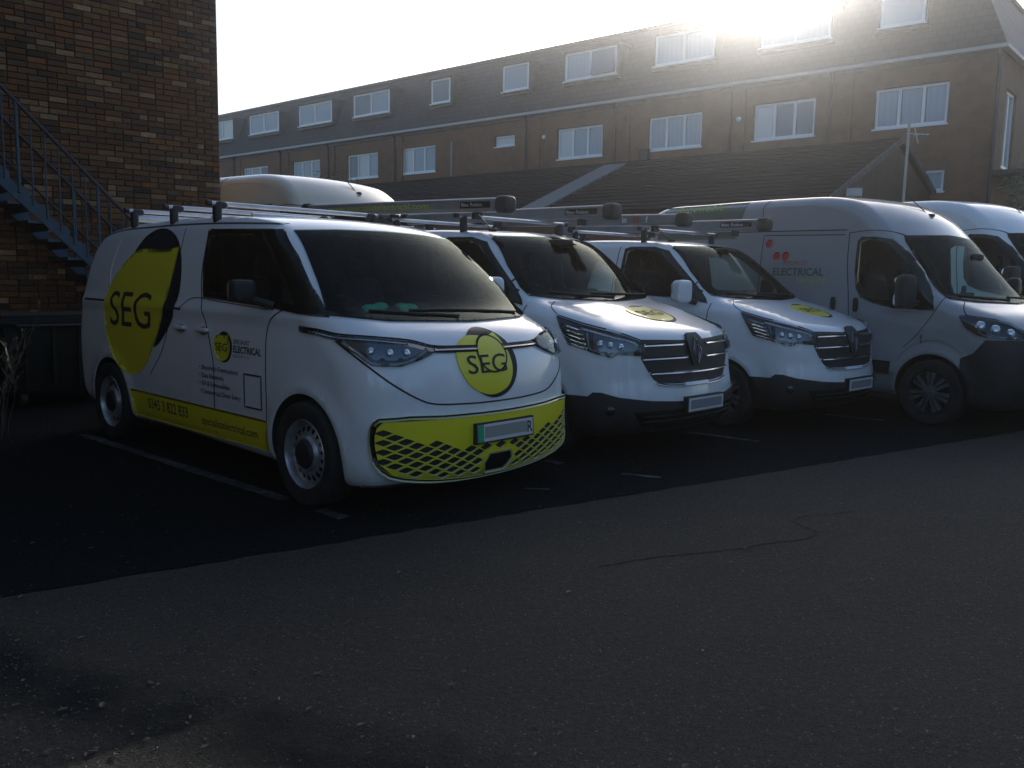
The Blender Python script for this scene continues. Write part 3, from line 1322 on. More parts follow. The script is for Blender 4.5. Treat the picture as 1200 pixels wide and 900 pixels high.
# bricks: stretcher bond with occasional headers
brick_cols = []
pal = [((.105, .050, .024), 6), ((.080, .042, .024), 6), ((.125, .075, .036), 5), ((.060, .036, .025), 4), ((.165, .115, .070), 3), ((.10, .055, .035), 5),
       ((.135, .062, .022), 3), ((.085, .060, .040), 4), ((.19, .14, .095), 2), ((.035, .026, .022), 2), ((.26, .20, .14), 1)]
bmats = []
for c_, wgt in pal:
    c_ = (c_[0] * 1.28, c_[1] * 1.0, c_[2] * .72)
    m = mat('brick', c_, .9)
    co = objco(m)
    n = noise(m, 18, 5, .7, co)
    oi = N(m, 'ShaderNodeObjectInfo')
    hs = N(m, 'ShaderNodeHueSaturation')
    mr = N(m, 'ShaderNodeMapRange')
    L(m, oi.outputs['Random'], mr.inputs[0])
    mr.inputs[3].default_value = .75
    mr.inputs[4].default_value = 1.25
    L(m, mr.outputs[0], hs.inputs['Value'])
    L(m, ramp(m, n.outputs[0], [(.3, tuple(v * .6 for v in c_)), (.7, tuple(v * 1.3 for v in c_))]), hs.inputs['Color'])
    L(m, hs.outputs[0], bsdf(m).inputs['Base Color'])
    bump(m, n.outputs[0], .5, .01)
    bmats += [m] * wgt
bpool = {}


def brick_mesh(lw, m, var):
    key = (round(lw, 3), m.name, var)
    if key in bpool:
        return bpool[key]
    q = MB()
    h, d = .065, .03
    j = lambda: random.uniform(-.0025, .0025)
    x0, x1 = -lw / 2, lw / 2
    e = .005
    fr = [(x0 + e + j(), d, -h / 2 + e + j()), (x1 - e + j(), d, -h / 2 + e + j()), (x1 - e + j(), d, h / 2 - e + j()), (x0 + e + j(), d, h / 2 - e + j())]
    bk = [(x0 + j(), d - .008, -h / 2), (x1 + j(), d - .008, -h / 2), (x1, d - .008, h / 2 + j() * .5), (x0, d - .008, h / 2)]
    b0 = [(x0, -.01, -h / 2), (x1, -.01, -h / 2), (x1, -.01, h / 2), (x0, -.01, h / 2)]
    q.add(fr + bk + b0, [(0, 1, 2, 3)] + [(i, 4 + i, 4 + (i + 1) % 4, (i + 1) % 4) for i in range(4)] + [(4 + i, 8 + i, 8 + (i + 1) % 4, 4 + (i + 1) % 4) for i in range(4)])
    me = bpy.data.meshes.new('brick')
    me.from_pydata([tuple(v) for v in q.v], [], q.f)
    bm = bmesh.new()
    bm.from_mesh(me)
    bmesh.ops.recalc_face_normals(bm, faces=bm.faces)
    bm.to_mesh(me)
    bm.free()
    me.materials.append(m)
    bpool[key] = me
    return me


Tb = Matrix(((WD.x, WN.x, 0, 0), (WD.y, WN.y, 0, 0), (0, 0, 1, 0), (0, 0, 0, 1)))
allb = []
row = 0
z = .04
while z < 6.6:
    s_ = 0.0
    flemish = (row % 2)
    first = True
    while s_ > -7.4:
        if first:
            lw = .215 if not flemish else .1025
            first = False
        else:
            lw = .215 if random.random() < .78 else .1025
        allb.append((s_ - lw / 2, z + random.uniform(-.001, .001), lw))
        s_ -= lw + .010
    z += .075
    row += 1
camp = Vector((0, 0, CAM_H))
vis = []
for (s_, z, lw) in allb:
    p = wp(s_, 0, z)
    ax = math.degrees(math.atan2(p.x, p.y))
    el = math.degrees(math.atan2(p.z - CAM_H, p.length))
    inview = ax > -33 and el < 18.0 and z > 1.0
    # the stair, the van and their foot hide the lowest courses
    vis.append((0 if (inview and z > 2.35 + max(0, (-1.6 - s_)) * .4) else 1, (p - camp).length, s_, z, lw))
vis.sort()
for k_, (iv, dist, s_, z, lw) in enumerate(vis[:300]):
    me = brick_mesh(lw, random.choice(bmats), random.randrange(3))
    o = bpy.data.objects.new('brick', me)
    COL.objects.link(o)
    o.parent = bld
    T = Matrix.Translation(wp(s_, random.uniform(-.004, .004), z) - bld.location) @ Tb
    o.matrix_local = T
rest = MB()
umats = []
for m in bmats:
    if m not in umats:
        umats.append(m)
for iv, dist, s_, z, lw in vis[300:]:
    m = random.choice(bmats)
    me = brick_mesh(lw, m, random.randrange(3))
    T = Matrix.Translation(wp(s_, random.uniform(-.004, .004), z) - bld.location) @ Tb
    rest.cur = umats.index(m)
    rest.add([T @ v.co for v in me.vertices], [tuple(p.vertices) for p in me.polygons])
o = rest.build('bricks', umats, bld, fixn=False)
o['kind'] = 'stuff'

# ------------------------------------------------------------------ blue outside stair
M['blue'] = vary(mat('blue_steel', (.012, .05, .09), .6, .0), (.008, .038, .07), (.018, .07, .12), 5, rough=(.35, .6))
M['darkrail'] = mat('dark_handrail', (.012, .014, .018), .5)
st = empty('metal_stair', wp(-2, .6, 0))
tag(st, 'blue painted steel stair climbing the brick wall with thin railings', 'stair')
SL = .885    # rise per metre along the wall (towards the left)


def sp(s, off, z):
    return wp(s, off, z) - st.location


def stz(s):
    return 1.66 + (-2.131 - s) * 1.02


for off, nm in ((1.0, 'stringer'), (.12, 'stringer')):
    q = MB()
    vs = []
    for o_ in (off - .012, off + .012):
        vs += [sp(-5.2, o_, stz(-5.2) + .02), sp(-.70, o_, stz(-.70) + .02), sp(-.55, o_, max(0, stz(-.55) - .25)), sp(-5.2, o_, stz(-5.2) - .25)]
    q.add(vs, [(0, 1, 2, 3), (7, 6, 5, 4), (0, 4, 5, 1), (1, 5, 6, 2), (2, 6, 7, 3), (3, 7, 4, 0)])
    # notched upper edge of the stringer
    for k in range(22):
        s0 = -.70 - k * .205
        zt = stz(s0) + .02
        vs = []
        for o_ in (off - .010, off + .010):
            vs += [sp(s0, o_, zt - .01), sp(s0 - .205, o_, zt + .199), sp(s0 - .03, o_, zt + .11), sp(s0 - .005, o_, zt + .08)]
        q.add(vs, [(0, 1, 2, 3), (7, 6, 5, 4), (0, 4, 5, 1), (1, 5, 6, 2), (2, 6, 7, 3), (3, 7, 4, 0)])
    q.build(nm, M['blue'], st)
for k in range(22):
    s0 = -.70 - k * .205
    zt = stz(s0) - .02
    q = MB()
    vs = []
    for s1, z_ in ((s0 + .02, zt), (s0 - .235, zt)):
        for off in (.135, .985):
            vs += [sp(s1, off, z_), sp(s1, off, z_ - .035)]
    q.add(vs, [(0, 2, 3, 1), (4, 5, 7, 6), (0, 4, 6, 2), (1, 3, 7, 5), (0, 1, 5, 4), (2, 6, 7, 3)])
    # folded riser lip under the tread
    vs = []
    for off in (.135, .985):
        vs += [sp(s0 + .02, off, zt), sp(s0 + .016, off, zt), sp(s0 - .03, off, zt - .12), sp(s0 - .026, off, zt - .12)]
    q.add(vs, [(0, 1, 2, 3), (7, 6, 5, 4), (0, 4, 5, 1), (1, 5, 6, 2), (2, 6, 7, 3), (3, 7, 4, 0)])
    q.build('tread', M['blue'], st)
# balusters and rails
for off in (1.02, .10):
    k = 0
    s_ = -1.30
    while s_ > -4.6:
        thick = (k % 6 == 5)
        q = MB()
        zt = stz(s_) + .98
        q.bar(sp(s_, off, stz(s_) - .04), sp(s_, off, zt), .018 if thick else .0095, 8)
        if off > .5 or k % 6 == 5:
            q.build('newel' if thick else 'baluster', M['blue'], st)
        s_ -= .142
        k += 1
    q = MB()
    q.bar(sp(-.98, off, stz(-.98) + .99), sp(-4.8, off, stz(-4.8) + .99), .022, 8)
    q.build('handrail', M['darkrail'], st, smooth=True)
    if off < .5:
        q = MB()
        q.bar(sp(-1.2, off, stz(-1.2) + .5), sp(-4.8, off, stz(-4.8) + .5), .016, 8)
        q.build('mid_rail', M['darkrail'], st, smooth=True)
q = MB()
for off in (.14, .98):
    q.bar(sp(-3.6, off, 0), sp(-3.6, off, stz(-3.6) - .2), .035, 8)
q.build('support_post', M['blue'], st)

# dark green bin standing under the stair
M['bingreen'] = vary(mat('bin_green', (.003, .008, .006), .8), (.002, .006, .005), (.004, .010, .008), 8)
bn = empty('waste_bin', wp(-2.75, 1.75, 0), R(43))
tag(bn, 'dark green lidded bin in the gloom below the blue stair', 'bin')
q = MB()
vs = []
for z_, w_, d_ in ((.18, .50, .33), (.92, .62, .42)):
    vs += [(-w_, -d_, z_), (w_, -d_, z_), (w_, d_, z_), (-w_, d_, z_)]
q.add(vs, [(0, 3, 2, 1), (4, 5, 6, 7), (0, 1, 5, 4), (1, 2, 6, 5), (2, 3, 7, 6), (3, 0, 4, 7)])
for x_ in (-.4, -.13, .13, .4):
    q.box((x_ - .02, -.43, .25), (x_ + .02, -.36, .88))
q.build('tub', M['bingreen'], bn)
q = MB()
q.box((-.66, -.46, .92), (.66, .46, .965))
q.box((-.62, -.42, .965), (.62, .42, 1.01))
q.build('lid', M['bingreen'], bn)
q = MB()
q.bar((-.5, -.50, .90), (.5, -.50, .90), .016)
q.bar((-.5, -.50, .90), (-.5, -.40, .90), .012)
q.bar((.5, -.50, .90), (.5, -.40, .90), .012)
q.build('handle', M['plastic'], bn)
for x_ in (-.42, .42):
    for y_ in (-.26, .26):
        q = MB()
        q.lathe([(.02, -.03), (.09, -.03), (.09, .03), (.02, .03)], Matrix.Translation((x_, y_, .09)) @ Matrix.Rotation(R(90), 4, 'Y'), 16)
        q.box((x_ - .035, y_ - .03, .09), (x_ + .035, y_ + .03, .20))
        q.build('wheel', M['plastic'], bn)


# dry weed stalks at the left edge, catching the light
def stalk_plant(x, y, hgt, n, label, seed):
    r_ = random.Random(seed)
    t = empty('weed', (x, y, 0))
    tag(t, label, 'plant', 'dry weeds by the stair')
    q = MB()
    lf = MB()
    for i in range(n):
        a = r_.uniform(0, 6.28)
        p = Vector((r_.uniform(-.12, .12), r_.uniform(-.12, .12), 0))
        d = Vector((math.cos(a) * .25, math.sin(a) * .25, 1)).normalized()
        k = 7
        h = hgt * r_.uniform(.6, 1.05)
        for j in range(k):
            p2 = p + d * h / k
            q.bar(p, p2, .0055 * (1 - j / k * .6), 5, .0055 * (1 - (j + 1) / k * .6))
            d = (d + Vector((r_.uniform(-.18, .18), r_.uniform(-.18, .18), -.02))).normalized()
            for _ in range(3 if j > 1 else 0):
                e = (d + Vector((r_.uniform(-1, 1), r_.uniform(-1, 1), r_.uniform(-.1, .6)))).normalized()
                p3 = p2 + e * r_.uniform(.05, .16)
                q.bar(p2, p3, .0022, 4)
                u = e.orthogonal().normalized() * r_.uniform(.006, .014)
                lf.add([p3 - u, p3 + e * .012, p3 + u, p3 + e * .035], [(0, 1, 3), (1, 2, 3)])
                lf.add([p3 + e * .01, p3 + u * 1.8 + e * .02, p3 + e * .05], [(0, 1, 2)])
            p = p2
    q.build('stem', M['drystem'], t)
    lf.build('leaf_cluster', M['dryleaf'], t, fixn=False)['kind'] = 'stuff'


M['drystem'] = mat('dry_stem', (.10, .085, .055), .6)
M['dryleaf'] = vary(mat('dry_leaf', (.25, .21, .12), .7), (.03, .035, .015), (.12, .10, .06), 20)
stalk_plant(-4.75, 7.75, 1.45, 4, 'tall dry weed stalk at the left edge beside the dark bin', 3)
stalk_plant(-4.45, 7.55, 1.15, 3, 'shorter weed with pale seed heads nearer the van', 4)

# ------------------------------------------------------------------ three-storey block behind
FC = Vector((13.1, 23.0, 0))
FA = R(-48.9)
FD = Vector((math.sin(FA), math.cos(FA), 0))            # along the facade, away to the left
FN = Vector((-FD.y, FD.x, 0))                           # out of the facade, towards the yard


def fp(s, off, z):
    return FC + FD * s + FN * off + Vector((0, 0, z))


def panel_with_holes(name, poly, holes, T, reveal, m, parent, mrev=None):
    """flat wall in (u,v) with real openings and reveals; T(u, v, depth) -> point"""
    loops = [poly] + holes
    pts = []
    edges = []
    for lp in loops:
        b = len(pts)
        pts += [Vector(p) for p in lp]
        edges += [(b + i, b + (i + 1) % len(lp)) for i in range(len(lp))]
    r = delaunay_2d_cdt(pts, edges, [], 0, 1e-6)
    vs = np.array([tuple(v) for v in r[0]])
    c = np.array([vs[list(f)].mean(0) for f in r[2]])
    k = pip(c[:, 0], c[:, 1], poly)
    for h in holes:
        k &= ~pip(c[:, 0], c[:, 1], h)
    fs = [tuple(f) for f, q in zip(r[2], k) if q]
    V = [T(u, v, 0) for u, v in vs]
    for h in holes:
        b = len(V)
        n = len(h)
        V += [T(u, v, 0) for u, v in h] + [T(u, v, reveal) for u, v in h]
        fs += [(b + i, b + (i + 1) % n, b + n + (i + 1) % n, b + n + i) for i in range(n)]
    me = bpy.data.meshes.new(name)
    me.from_pydata([tuple(v) for v in V], [], fs)
    return link(name, me, parent, [m])


M['brickA'] = brickmat('block_brick', (.22, .105, .058), (.155, .078, .044), (.15, .125, .10), tuple(FD))
M['brickB'] = brickmat('block_brick_side', (.21, .12, .075), (.15, .088, .055), (.17, .15, .125), tuple(FN))
M['slate'] = vary(mat('mansard_slate', (.035, .045, .055), .6), (.026, .034, .044), (.05, .06, .072), 1.2, 6, rough=(.5, .75))
_m = M['slate']
_ge = N(_m, 'ShaderNodeNewGeometry')
_sx = N(_m, 'ShaderNodeSeparateXYZ')
L(_m, _ge.outputs['Position'], _sx.inputs[0])
_dt = N(_m, 'ShaderNodeVectorMath', operation='DOT_PRODUCT')
L(_m, _ge.outputs['Position'], _dt.inputs[0])
_dt.inputs[1].default_value = tuple(FD)
_cx = N(_m, 'ShaderNodeCombineXYZ')
L(_m, _dt.outputs['Value'], _cx.inputs[0])
L(_m, _sx.outputs[2], _cx.inputs[1])
_br = N(_m, 'ShaderNodeTexBrick')
L(_m, _cx.outputs[0], _br.inputs['Vector'])
_br.inputs['Scale'].default_value = 1
_br.inputs['Brick Width'].default_value = .3
_br.inputs['Row Height'].default_value = .2
_br.inputs['Mortar Size'].default_value = .012
_br.inputs['Color1'].default_value = (.048, .054, .060, 1)
_br.inputs['Color2'].default_value = (.034, .039, .044, 1)
_br.inputs['Mortar'].default_value = (.012, .014, .018, 1)
L(_m, _br.outputs['Color'], bsdf(_m).inputs['Base Color'])
bsdf(_m).inputs['Specular IOR Level'].default_value = .3
bump(_m, _br.outputs['Fac'], -.4, .01)
M['upvc'] = mat('white_window_frame', (.80, .81, .81), .35)
M['fascia'] = mat('pale_eaves_trim', (.42, .43, .43), .5)
M['lead'] = vary(mat('lead_roofing', (.06, .065, .07), .55), (.045, .05, .055), (.08, .085, .09), 4)
M['drain'] = mat('black_downpipe', (.02, .021, .023), .45)
M['paneB'] = mat('window_pane_blind', (.62, .63, .63), .10, 0, 0, .5)
M['paneC'] = mat('window_pane_dark', (.16, .20, .25), .06, 0, 0, .5)
M['pane'] = mat('window_pane', (.36, .41, .46), .08, 0, 0, .5)
_m = M['pane']
_co = objco(_m)
_wv = N(_m, 'ShaderNodeTexWave')
_wv.inputs['Scale'].default_value = 2.4
_wv.inputs['Distortion'].default_value = 1.5
L(_m, _co, _wv.inputs['Vector'])
_n = noise(_m, .9, 2, .5, _co)
L(_m, mixc(_m, _n.outputs[0], ramp(_m, _wv.outputs[0], [(.1, (.38, .44, .50)), (.9, (.45, .51, .56))]), (.28, .34, .41)), bsdf(_m).inputs['Base Color'])

blk = empty('apartment_block', fp(.64, 0, 0))
tag(blk, 'long three storey brick block with slate mansard roof and white windows', 'building')
bo = blk.location
EZ = 7.67
TZ = 10.22
MIDW = [(36.86, 34.51), (32.31, 30.04), (27.92, 25.70), (24.13, 21.95), (15.35, 13.28), (11.35, 9.30), (7.48, 5.50), (3.76, 1.80), (41.2, 39.2), (45.4, 43.4)]
SMALL = [(18.52, 17.48, 6.60, 7.02), (2.95, 1.76, 4.05, 4.65)]
DORM = [(39.8, 37.78), (36.10, 33.44), (31.67, 29.06), (27.39, 24.88), (22.19, 21.06), (18.12, 16.80), (15.04, 12.76), (11.17, 8.95), (7.35, 5.17), (3.75, 2.56), (44.2, 41.8)]
rects = [(b_, a_, 5.88, 7.0) for a_, b_ in MIDW] + [(b_, a_, z0, z1) for a_, b_, z0, z1 in SMALL]
rects += [(b_, a_, 3.2, 4.3) for a_, b_ in MIDW if a_ > 26] + [(b_, a_, .9, 2.0) for a_, b_ in MIDW if a_ > 26]
holes = [[(a_, z0), (b_, z0), (b_, z1), (a_, z1)] for a_, b_, z0, z1 in rects]
panel_with_holes('wall', [(.64, 0), (52, 0), (52, EZ), (.64, EZ)], holes, lambda u, v, d: fp(u, -d, v) - bo, .09, M['brickA'], blk)
SIDEW = [(1.15, 2.35, 4.75, 6.85)]
holes2 = [[(a_, z0), (b_, z0), (b_, z1), (a_, z1)] for a_, b_, z0, z1 in SIDEW]
panel_with_holes('wall', [(0, 0), (13, 0), (13, EZ), (0, EZ)], holes2, lambda u, v, d: fp(.64 + d, -u, v) - bo, .09, M['brickB'], blk)
q = MB()
q.add([fp(.64, -13, 0) - bo, fp(52, -13, 0) - bo, fp(52, -13, EZ) - bo, fp(.64, -13, EZ) - bo, fp(52, 0, 0) - bo, fp(52, 0, EZ) - bo], [(0, 1, 2, 3), (1, 4, 5, 2)])
q.build('wall', M['brickA'], blk)
# mansard: steep slate slopes on the yard side and the end
q = MB()
SB = .95
A = [fp(.44, .20, EZ + .06), fp(52, .20, EZ + .06), fp(52, -SB, TZ), fp(.64 + SB, -SB, TZ), fp(.44, -13.2, EZ + .06), fp(.64 + SB, -13 + SB, TZ), fp(52, -13.2, EZ + .06), fp(52, -13 + SB, TZ)]
A = [v - bo for v in A]
q.add(A, [(0, 3, 2, 1), (0, 4, 5, 3), (4, 6, 7, 5), (1, 2, 7, 6)])
q.build('mansard_roof', M['slate'], blk)
q = MB()
q.add([fp(.64 + SB - .08, -SB + .08, TZ) - bo, fp(52, -SB + .08, TZ) - bo, fp(52, -13 + SB - .08, TZ) - bo, fp(.64 + SB - .08, -13 + SB - .08, TZ) - bo,
       fp(.64 + SB - .08, -SB + .08, TZ + .10) - bo, fp(52, -SB + .08, TZ + .10) - bo, fp(52, -13 + SB - .08, TZ + .10) - bo, fp(.64 + SB - .08, -13 + SB - .08, TZ + .10) - bo],
      [(0, 3, 2, 1), (4, 5, 6, 7), (0, 1, 5, 4), (1, 2, 6, 5), (2, 3, 7, 6), (3, 0, 4, 7)])
q.build('flat_roof', M['lead'], blk)


def boxuv(q, s0, s1, o0, o1, z0, z1):
    q.add([fp(s0, o0, z0) - bo, fp(s1, o0, z0) - bo, fp(s1, o1, z0) - bo, fp(s0, o1, z0) - bo, fp(s0, o0, z1) - bo, fp(s1, o0, z1) - bo, fp(s1, o1, z1) - bo, fp(s0, o1, z1) - bo],
          [(0, 3, 2, 1), (4, 5, 6, 7), (0, 1, 5, 4), (1, 2, 6, 5), (2, 3, 7, 6), (3, 0, 4, 7)])


q = MB()
boxuv(q, .40, 52, .07, .24, EZ - .035, EZ + .06)
q.build('eaves_trim', M['fascia'], blk)
q = MB()
boxuv(q, .40, .64 - .07, -13, .065, EZ - .035, EZ + .06)
q.build('eaves_trim', M['fascia'], blk)
q = MB()
boxuv(q, .64 + .01, 52, .003, .068, EZ - .16, EZ - .02)
q.build('soffit', M['lead'], blk)


prand = random.Random(5)


def window(s0, s1, z0, z1, off, lights, parent=blk, side=False, opened=None):
    """upvc window: frame with mullions, one pane per light"""
    P = (lambda a, o_, z_: fp(a, o_, z_) - bo) if not side else (lambda a, o_, z_: fp(.64 - o_, -a, z_) - bo)

    def bx(q, a0, a1, o0, o1, z0_, z1_):
        q.add([P(a0, o0, z0_), P(a1, o0, z0_), P(a1, o1, z0_), P(a0, o1, z0_), P(a0, o0, z1_), P(a1, o0, z1_), P(a1, o1, z1_), P(a0, o1, z1_)],
              [(0, 3, 2, 1), (4, 5, 6, 7), (0, 1, 5, 4), (1, 2, 6, 5), (2, 3, 7, 6), (3, 0, 4, 7)])
    t = .075
    q = MB()
    o0, o1 = off - .07, off
    bx(q, s0, s1, o0, o1, z0, z0 + t)
    bx(q, s0, s1, o0, o1, z1 - t, z1)
    bx(q, s0, s0 + t, o0, o1 - .002, z0 + t, z1 - t)
    bx(q, s1 - t, s1, o0, o1 - .002, z0 + t, z1 - t)
    wl = (s1 - s0) / lights
    for k in range(1, lights):
        bx(q, s0 + wl * k - t * .6, s0 + wl * k + t * .6, o0, o1 - .004, z0 + t, z1 - t)
    bx(q, s0 - .05, s1 + .05, off - .02, off + .09, z0 - .05, z0 - .002)
    f = q.build('window', M['upvc'], parent)
    for k in range(lights):
        a0 = s0 + wl * k + t * .9
        a1 = s0 + wl * (k + 1) - t * .9
        q = MB()
        if opened is not None and opened == k:
            # sash tilted open
            q.add([P(a0, o1 + .10, z0 + t), P(a1, o1 + .10, z0 + t), P(a1, o1 - .02, z1 - t), P(a0, o1 - .02, z1 - t)], [(0, 1, 2, 3)])
            for (x0, x1) in ((a0 - .03, a0 + .03), (a1 - .03, a1 + .03)):
                q2 = MB()
        else:
            q.add([P(a0, o1 - .035, z0 + t), P(a1, o1 - .035, z0 + t), P(a1, o1 - .035, z1 - t), P(a0, o1 - .035, z1 - t)], [(0, 1, 2, 3)])
            # thin inner bead
            for (x0, x1, y0, y1) in ((a0, a1, z0 + t, z0 + t + .012), (a0, a1, z1 - t - .012, z1 - t)):
                bx(q, x0, x1, o1 - .03, o1 - .012, y0, y1)
        q.build('pane', M[prand.choice(['pane', 'pane', 'pane', 'paneB', 'paneC'])], f)
    return f


for i, (a_, b_) in enumerate(MIDW):
    window(b_ + .01, a_ - .01, 5.89, 6.99, -.07, 3)
    if a_ > 26:
        window(b_ + .01, a_ - .01, 3.21, 4.29, -.07, 3)
for a_, b_, z0, z1 in SMALL:
    window(b_ + .01, a_ - .01, z0 + .01, z1 - .01, -.07, 1)
for a_, b_, z0, z1 in SIDEW:
    window(a_ + .01, b_ - .01, z0 + .01, z1 - .01, -.07, 2, side=True)


def slope_off(z):
    return .20 + (z - EZ - .06) / (TZ - EZ - .06) * (-SB - .20)


for i, (a_, b_) in enumerate(DORM):
    s0, s1, z0, z1 = b_, a_, 8.66, 9.64
    f = window(s0, s1, z0, z1, .02, 1 if (a_ - b_) < 1.4 else 2, opened=(0 if i == 6 else None))
    q = MB()
    # cheeks and lid of the dormer running back into the slope
    ot = slope_off(z1 + .12) - .25
    vs = []
    for s_ in (s0 - .05, s0 + .002):
        vs += [fp(s_, .01, z0 - .08) - bo, fp(s_, .01, z1 + .02) - bo, fp(s_, ot, z1 + .02) - bo, fp(s_, slope_off(z0 - .08) - .1, z0 - .08) - bo]
    q.add(vs, [(0, 1, 2, 3), (7, 6, 5, 4), (0, 4, 5, 1), (1, 5, 6, 2), (2, 6, 7, 3), (3, 7, 4, 0)])
    vs = []
    for s_ in (s1 - .002, s1 + .05):
        vs += [fp(s_, .01, z0 - .08) - bo, fp(s_, .01, z1 + .02) - bo, fp(s_, ot, z1 + .02) - bo, fp(s_, slope_off(z0 - .08) - .1, z0 - .08) - bo]
    q.add(vs, [(0, 1, 2, 3), (7, 6, 5, 4), (0, 4, 5, 1), (1, 5, 6, 2), (2, 6, 7, 3), (3, 7, 4, 0)])
    boxuv(q, s0 - .14, s1 + .14, ot, .12, z1 + .022, z1 + .11)
    boxuv(q, s0 - .10, s1 + .10, slope_off(z0) - .2, .05, z0 - .17, z0 - .083)
    q.build('dormer', M['lead'], blk)
# brick piers with a downpipe at their side
for (a_, b_) in ((37.62, 37.11), (33.26, 32.6), (29.29, 28.83), (24.47, 24.0), (16.84, 16.16), (12.70, 12.09), (8.23, 7.75), (5.01, 4.38)):
    q = MB()
    boxuv(q, b_, a_ - .1, -.01, .06, 0, EZ - .17)
    q.build('pier', M['brickA'], blk)
    q = MB()
    q.bar(fp(a_, .09, 0) - bo, fp(a_, .09, EZ - .2) - bo, .045, 8)
    q.bar(fp(a_, .09, EZ - .2) - bo, fp(a_, .16, EZ - .04) - bo, .045, 8)
    for z_ in (3.2, 5.0, 6.7):
        q.bar(fp(a_, .09, z_) - bo, fp(a_, .09, z_ + .07) - bo, .06, 8)
    q.build('downpipe', M['drain'], blk)
q = MB()
q.bar(fp(.60, .06, 0) - bo, fp(.60, .06, EZ - .2) - bo, .05, 8)
q.build('downpipe', M['drain'], blk)
q = MB()
q.bar(fp(20.9, .08, 3.5) - bo, fp(20.9, .08, 7.0) - bo, .028, 6)
q.build('downpipe', M['fascia'], blk)
for s_, z_ in ((15.95, 6.75), (7.95, 6.6)):
    q = MB()
    q.blob(fp(s_, .06, z_) - bo, (.16, .16, .16), .8, n=8)
    q.build('wall_lamp', M['upvc'], blk, smooth=True)
# boiler flue
q = MB()
boxuv(q, 11.6, 11.25, .0, .18, 5.55, 5.95)
q.build('vent', M['drain'], blk)

# railed landing on the end of the block
rl = empty('fire_escape', fp(.64, -2.6, 0))
tag(rl, 'dark railed landing at the right hand end of the block', 'railing')
M['railiron'] = mat('dark_iron', (.03, .032, .034), .5)
ro = rl.location
q = MB()
for k in range(22):
    q.bar(fp(-.9, -.2 - k * .16, 4.55) - ro, fp(-.9, -.2 - k * .16, 5.62) - ro, .014, 6)
q.build('balusters', M['railiron'], rl)['kind'] = 'stuff'
q = MB()
q.bar(fp(-.9, 0, 5.62) - ro, fp(-.9, -3.8, 5.62) - ro, .028, 8)
q.bar(fp(-.9, 0, 4.62) - ro, fp(-.9, -3.8, 4.62) - ro, .022, 8)
q.build('rail', M['railiron'], rl)
q = MB()
A = [fp(.60, 0, 4.42), fp(-.95, 0, 4.42), fp(-.95, -3.8, 4.42), fp(.60, -3.8, 4.42), fp(.60, 0, 4.54), fp(-.95, 0, 4.54), fp(-.95, -3.8, 4.54), fp(.60, -3.8, 4.54)]
q.add([v - ro for v in A], [(0, 3, 2, 1), (4, 5, 6, 7), (0, 1, 5, 4), (1, 2, 6, 5), (2, 3, 7, 6), (3, 0, 4, 7)])
q.build('landing', M['railiron'], rl)
for k in (0.1, 3.7):
    q = MB()
    q.bar(fp(-.85, -k, 0) - ro, fp(-.85, -k, 4.42) - ro, .05, 8)
    q.build('post', M['railiron'], rl)

# ------------------------------------------------------------------ low pitched building in front of the block
lw = empty('low_outbuilding', fp(2.0, 3.2, 0))
tag(lw, 'single storey outbuilding with a dark tiled gable roof beyond the vans', 'building')
lo_ = lw.location
M['darktile'] = brickmat('dark_roof_tile', (.020, .019, .020), (.013, .013, .014), (.007, .007, .008), tuple(FD))
bsdf(M['darktile']).inputs['Specular IOR Level'].default_value = .12
M['brickG'] = brickmat('gable_brick', (.10, .055, .035), (.07, .04, .028), (.08, .07, .06), tuple(FN))
RZ, RE = 5.03, 3.28


def fl(s, off, z):
    return fp(s, off, z) - lo_


q = MB()
q.add([fl(2.0, 7.5, 0), fl(2.0, .4, 0), fl(2.0, .4, 3.95), fl(2.0, 3.2, RZ - .12), fl(2.0, 7.5, RE - .05)], [(0, 1, 2, 3, 4)])
q.build('gable_wall', M['brickG'], lw)
q = MB()
q.add([fl(2.0, 7.5, 0), fl(27, 7.5, 0), fl(27, 7.5, RE - .05), fl(2.0, 7.5, RE - .05)], [(0, 1, 2, 3)])
q.add([fl(27, 7.5, 0), fl(27, .4, 0), fl(27, .4, 3.95), fl(27, 3.2, RZ - .12), fl(27, 7.5, RE - .05)], [(0, 1, 2, 3, 4)])
q.build('wall', M['brickA'], lw)
# tiled slopes laid as overlapping courses
q = MB()
nrow = 15
for k in range(nrow):
    f0, f1 = k / nrow, (k + 1) / nrow
    o0, o1 = 7.75 + (3.2 - 7.75) * f0, 7.75 + (3.2 - 7.75) * f1
    za, zb = RE - .10 + (RZ - RE + .10) * f0, RE - .10 + (RZ - RE + .10) * f1
    q.add([fl(1.9, o0, za + .03), fl(27.1, o0, za + .03), fl(27.1, o1 - .02, zb + .005), fl(1.9, o1 - .02, zb + .005), fl(1.9, o0, za), fl(27.1, o0, za)],
          [(0, 1, 2, 3), (4, 5, 1, 0)])
q.build('tile_courses', M['darktile'], lw)
q = MB()
q.add([fl(1.9, 3.2, RZ), fl(27.1, 3.2, RZ), fl(27.1, .3, 3.95), fl(1.9, .3, 3.95)], [(0, 1, 2, 3)])
q.build('rear_slope', M['darktile'], lw)
q = MB()
q.bar(fl(1.88, 3.2, RZ - .02), fl(27.1, 3.2, RZ - .02), .09, 8)
q.build('ridge', M['darktile'], lw)
q = MB()
q.beam(fl(1.87, 7.8, RE - .08), fl(1.87, 3.2, RZ + .02), .05, .14)
q.beam(fl(1.87, 3.2, RZ + .02), fl(1.87, .3, 3.97), .05, .14)
q.build('verge_board', vary(mat('weathered_verge', (.07, .07, .07), .8), (.04, .04, .04), (.10, .10, .10), 9), lw)
q = MB()
zz = lambda o_: RE - .10 + (RZ - RE + .10) * (7.75 - o_) / (7.75 - 3.2)
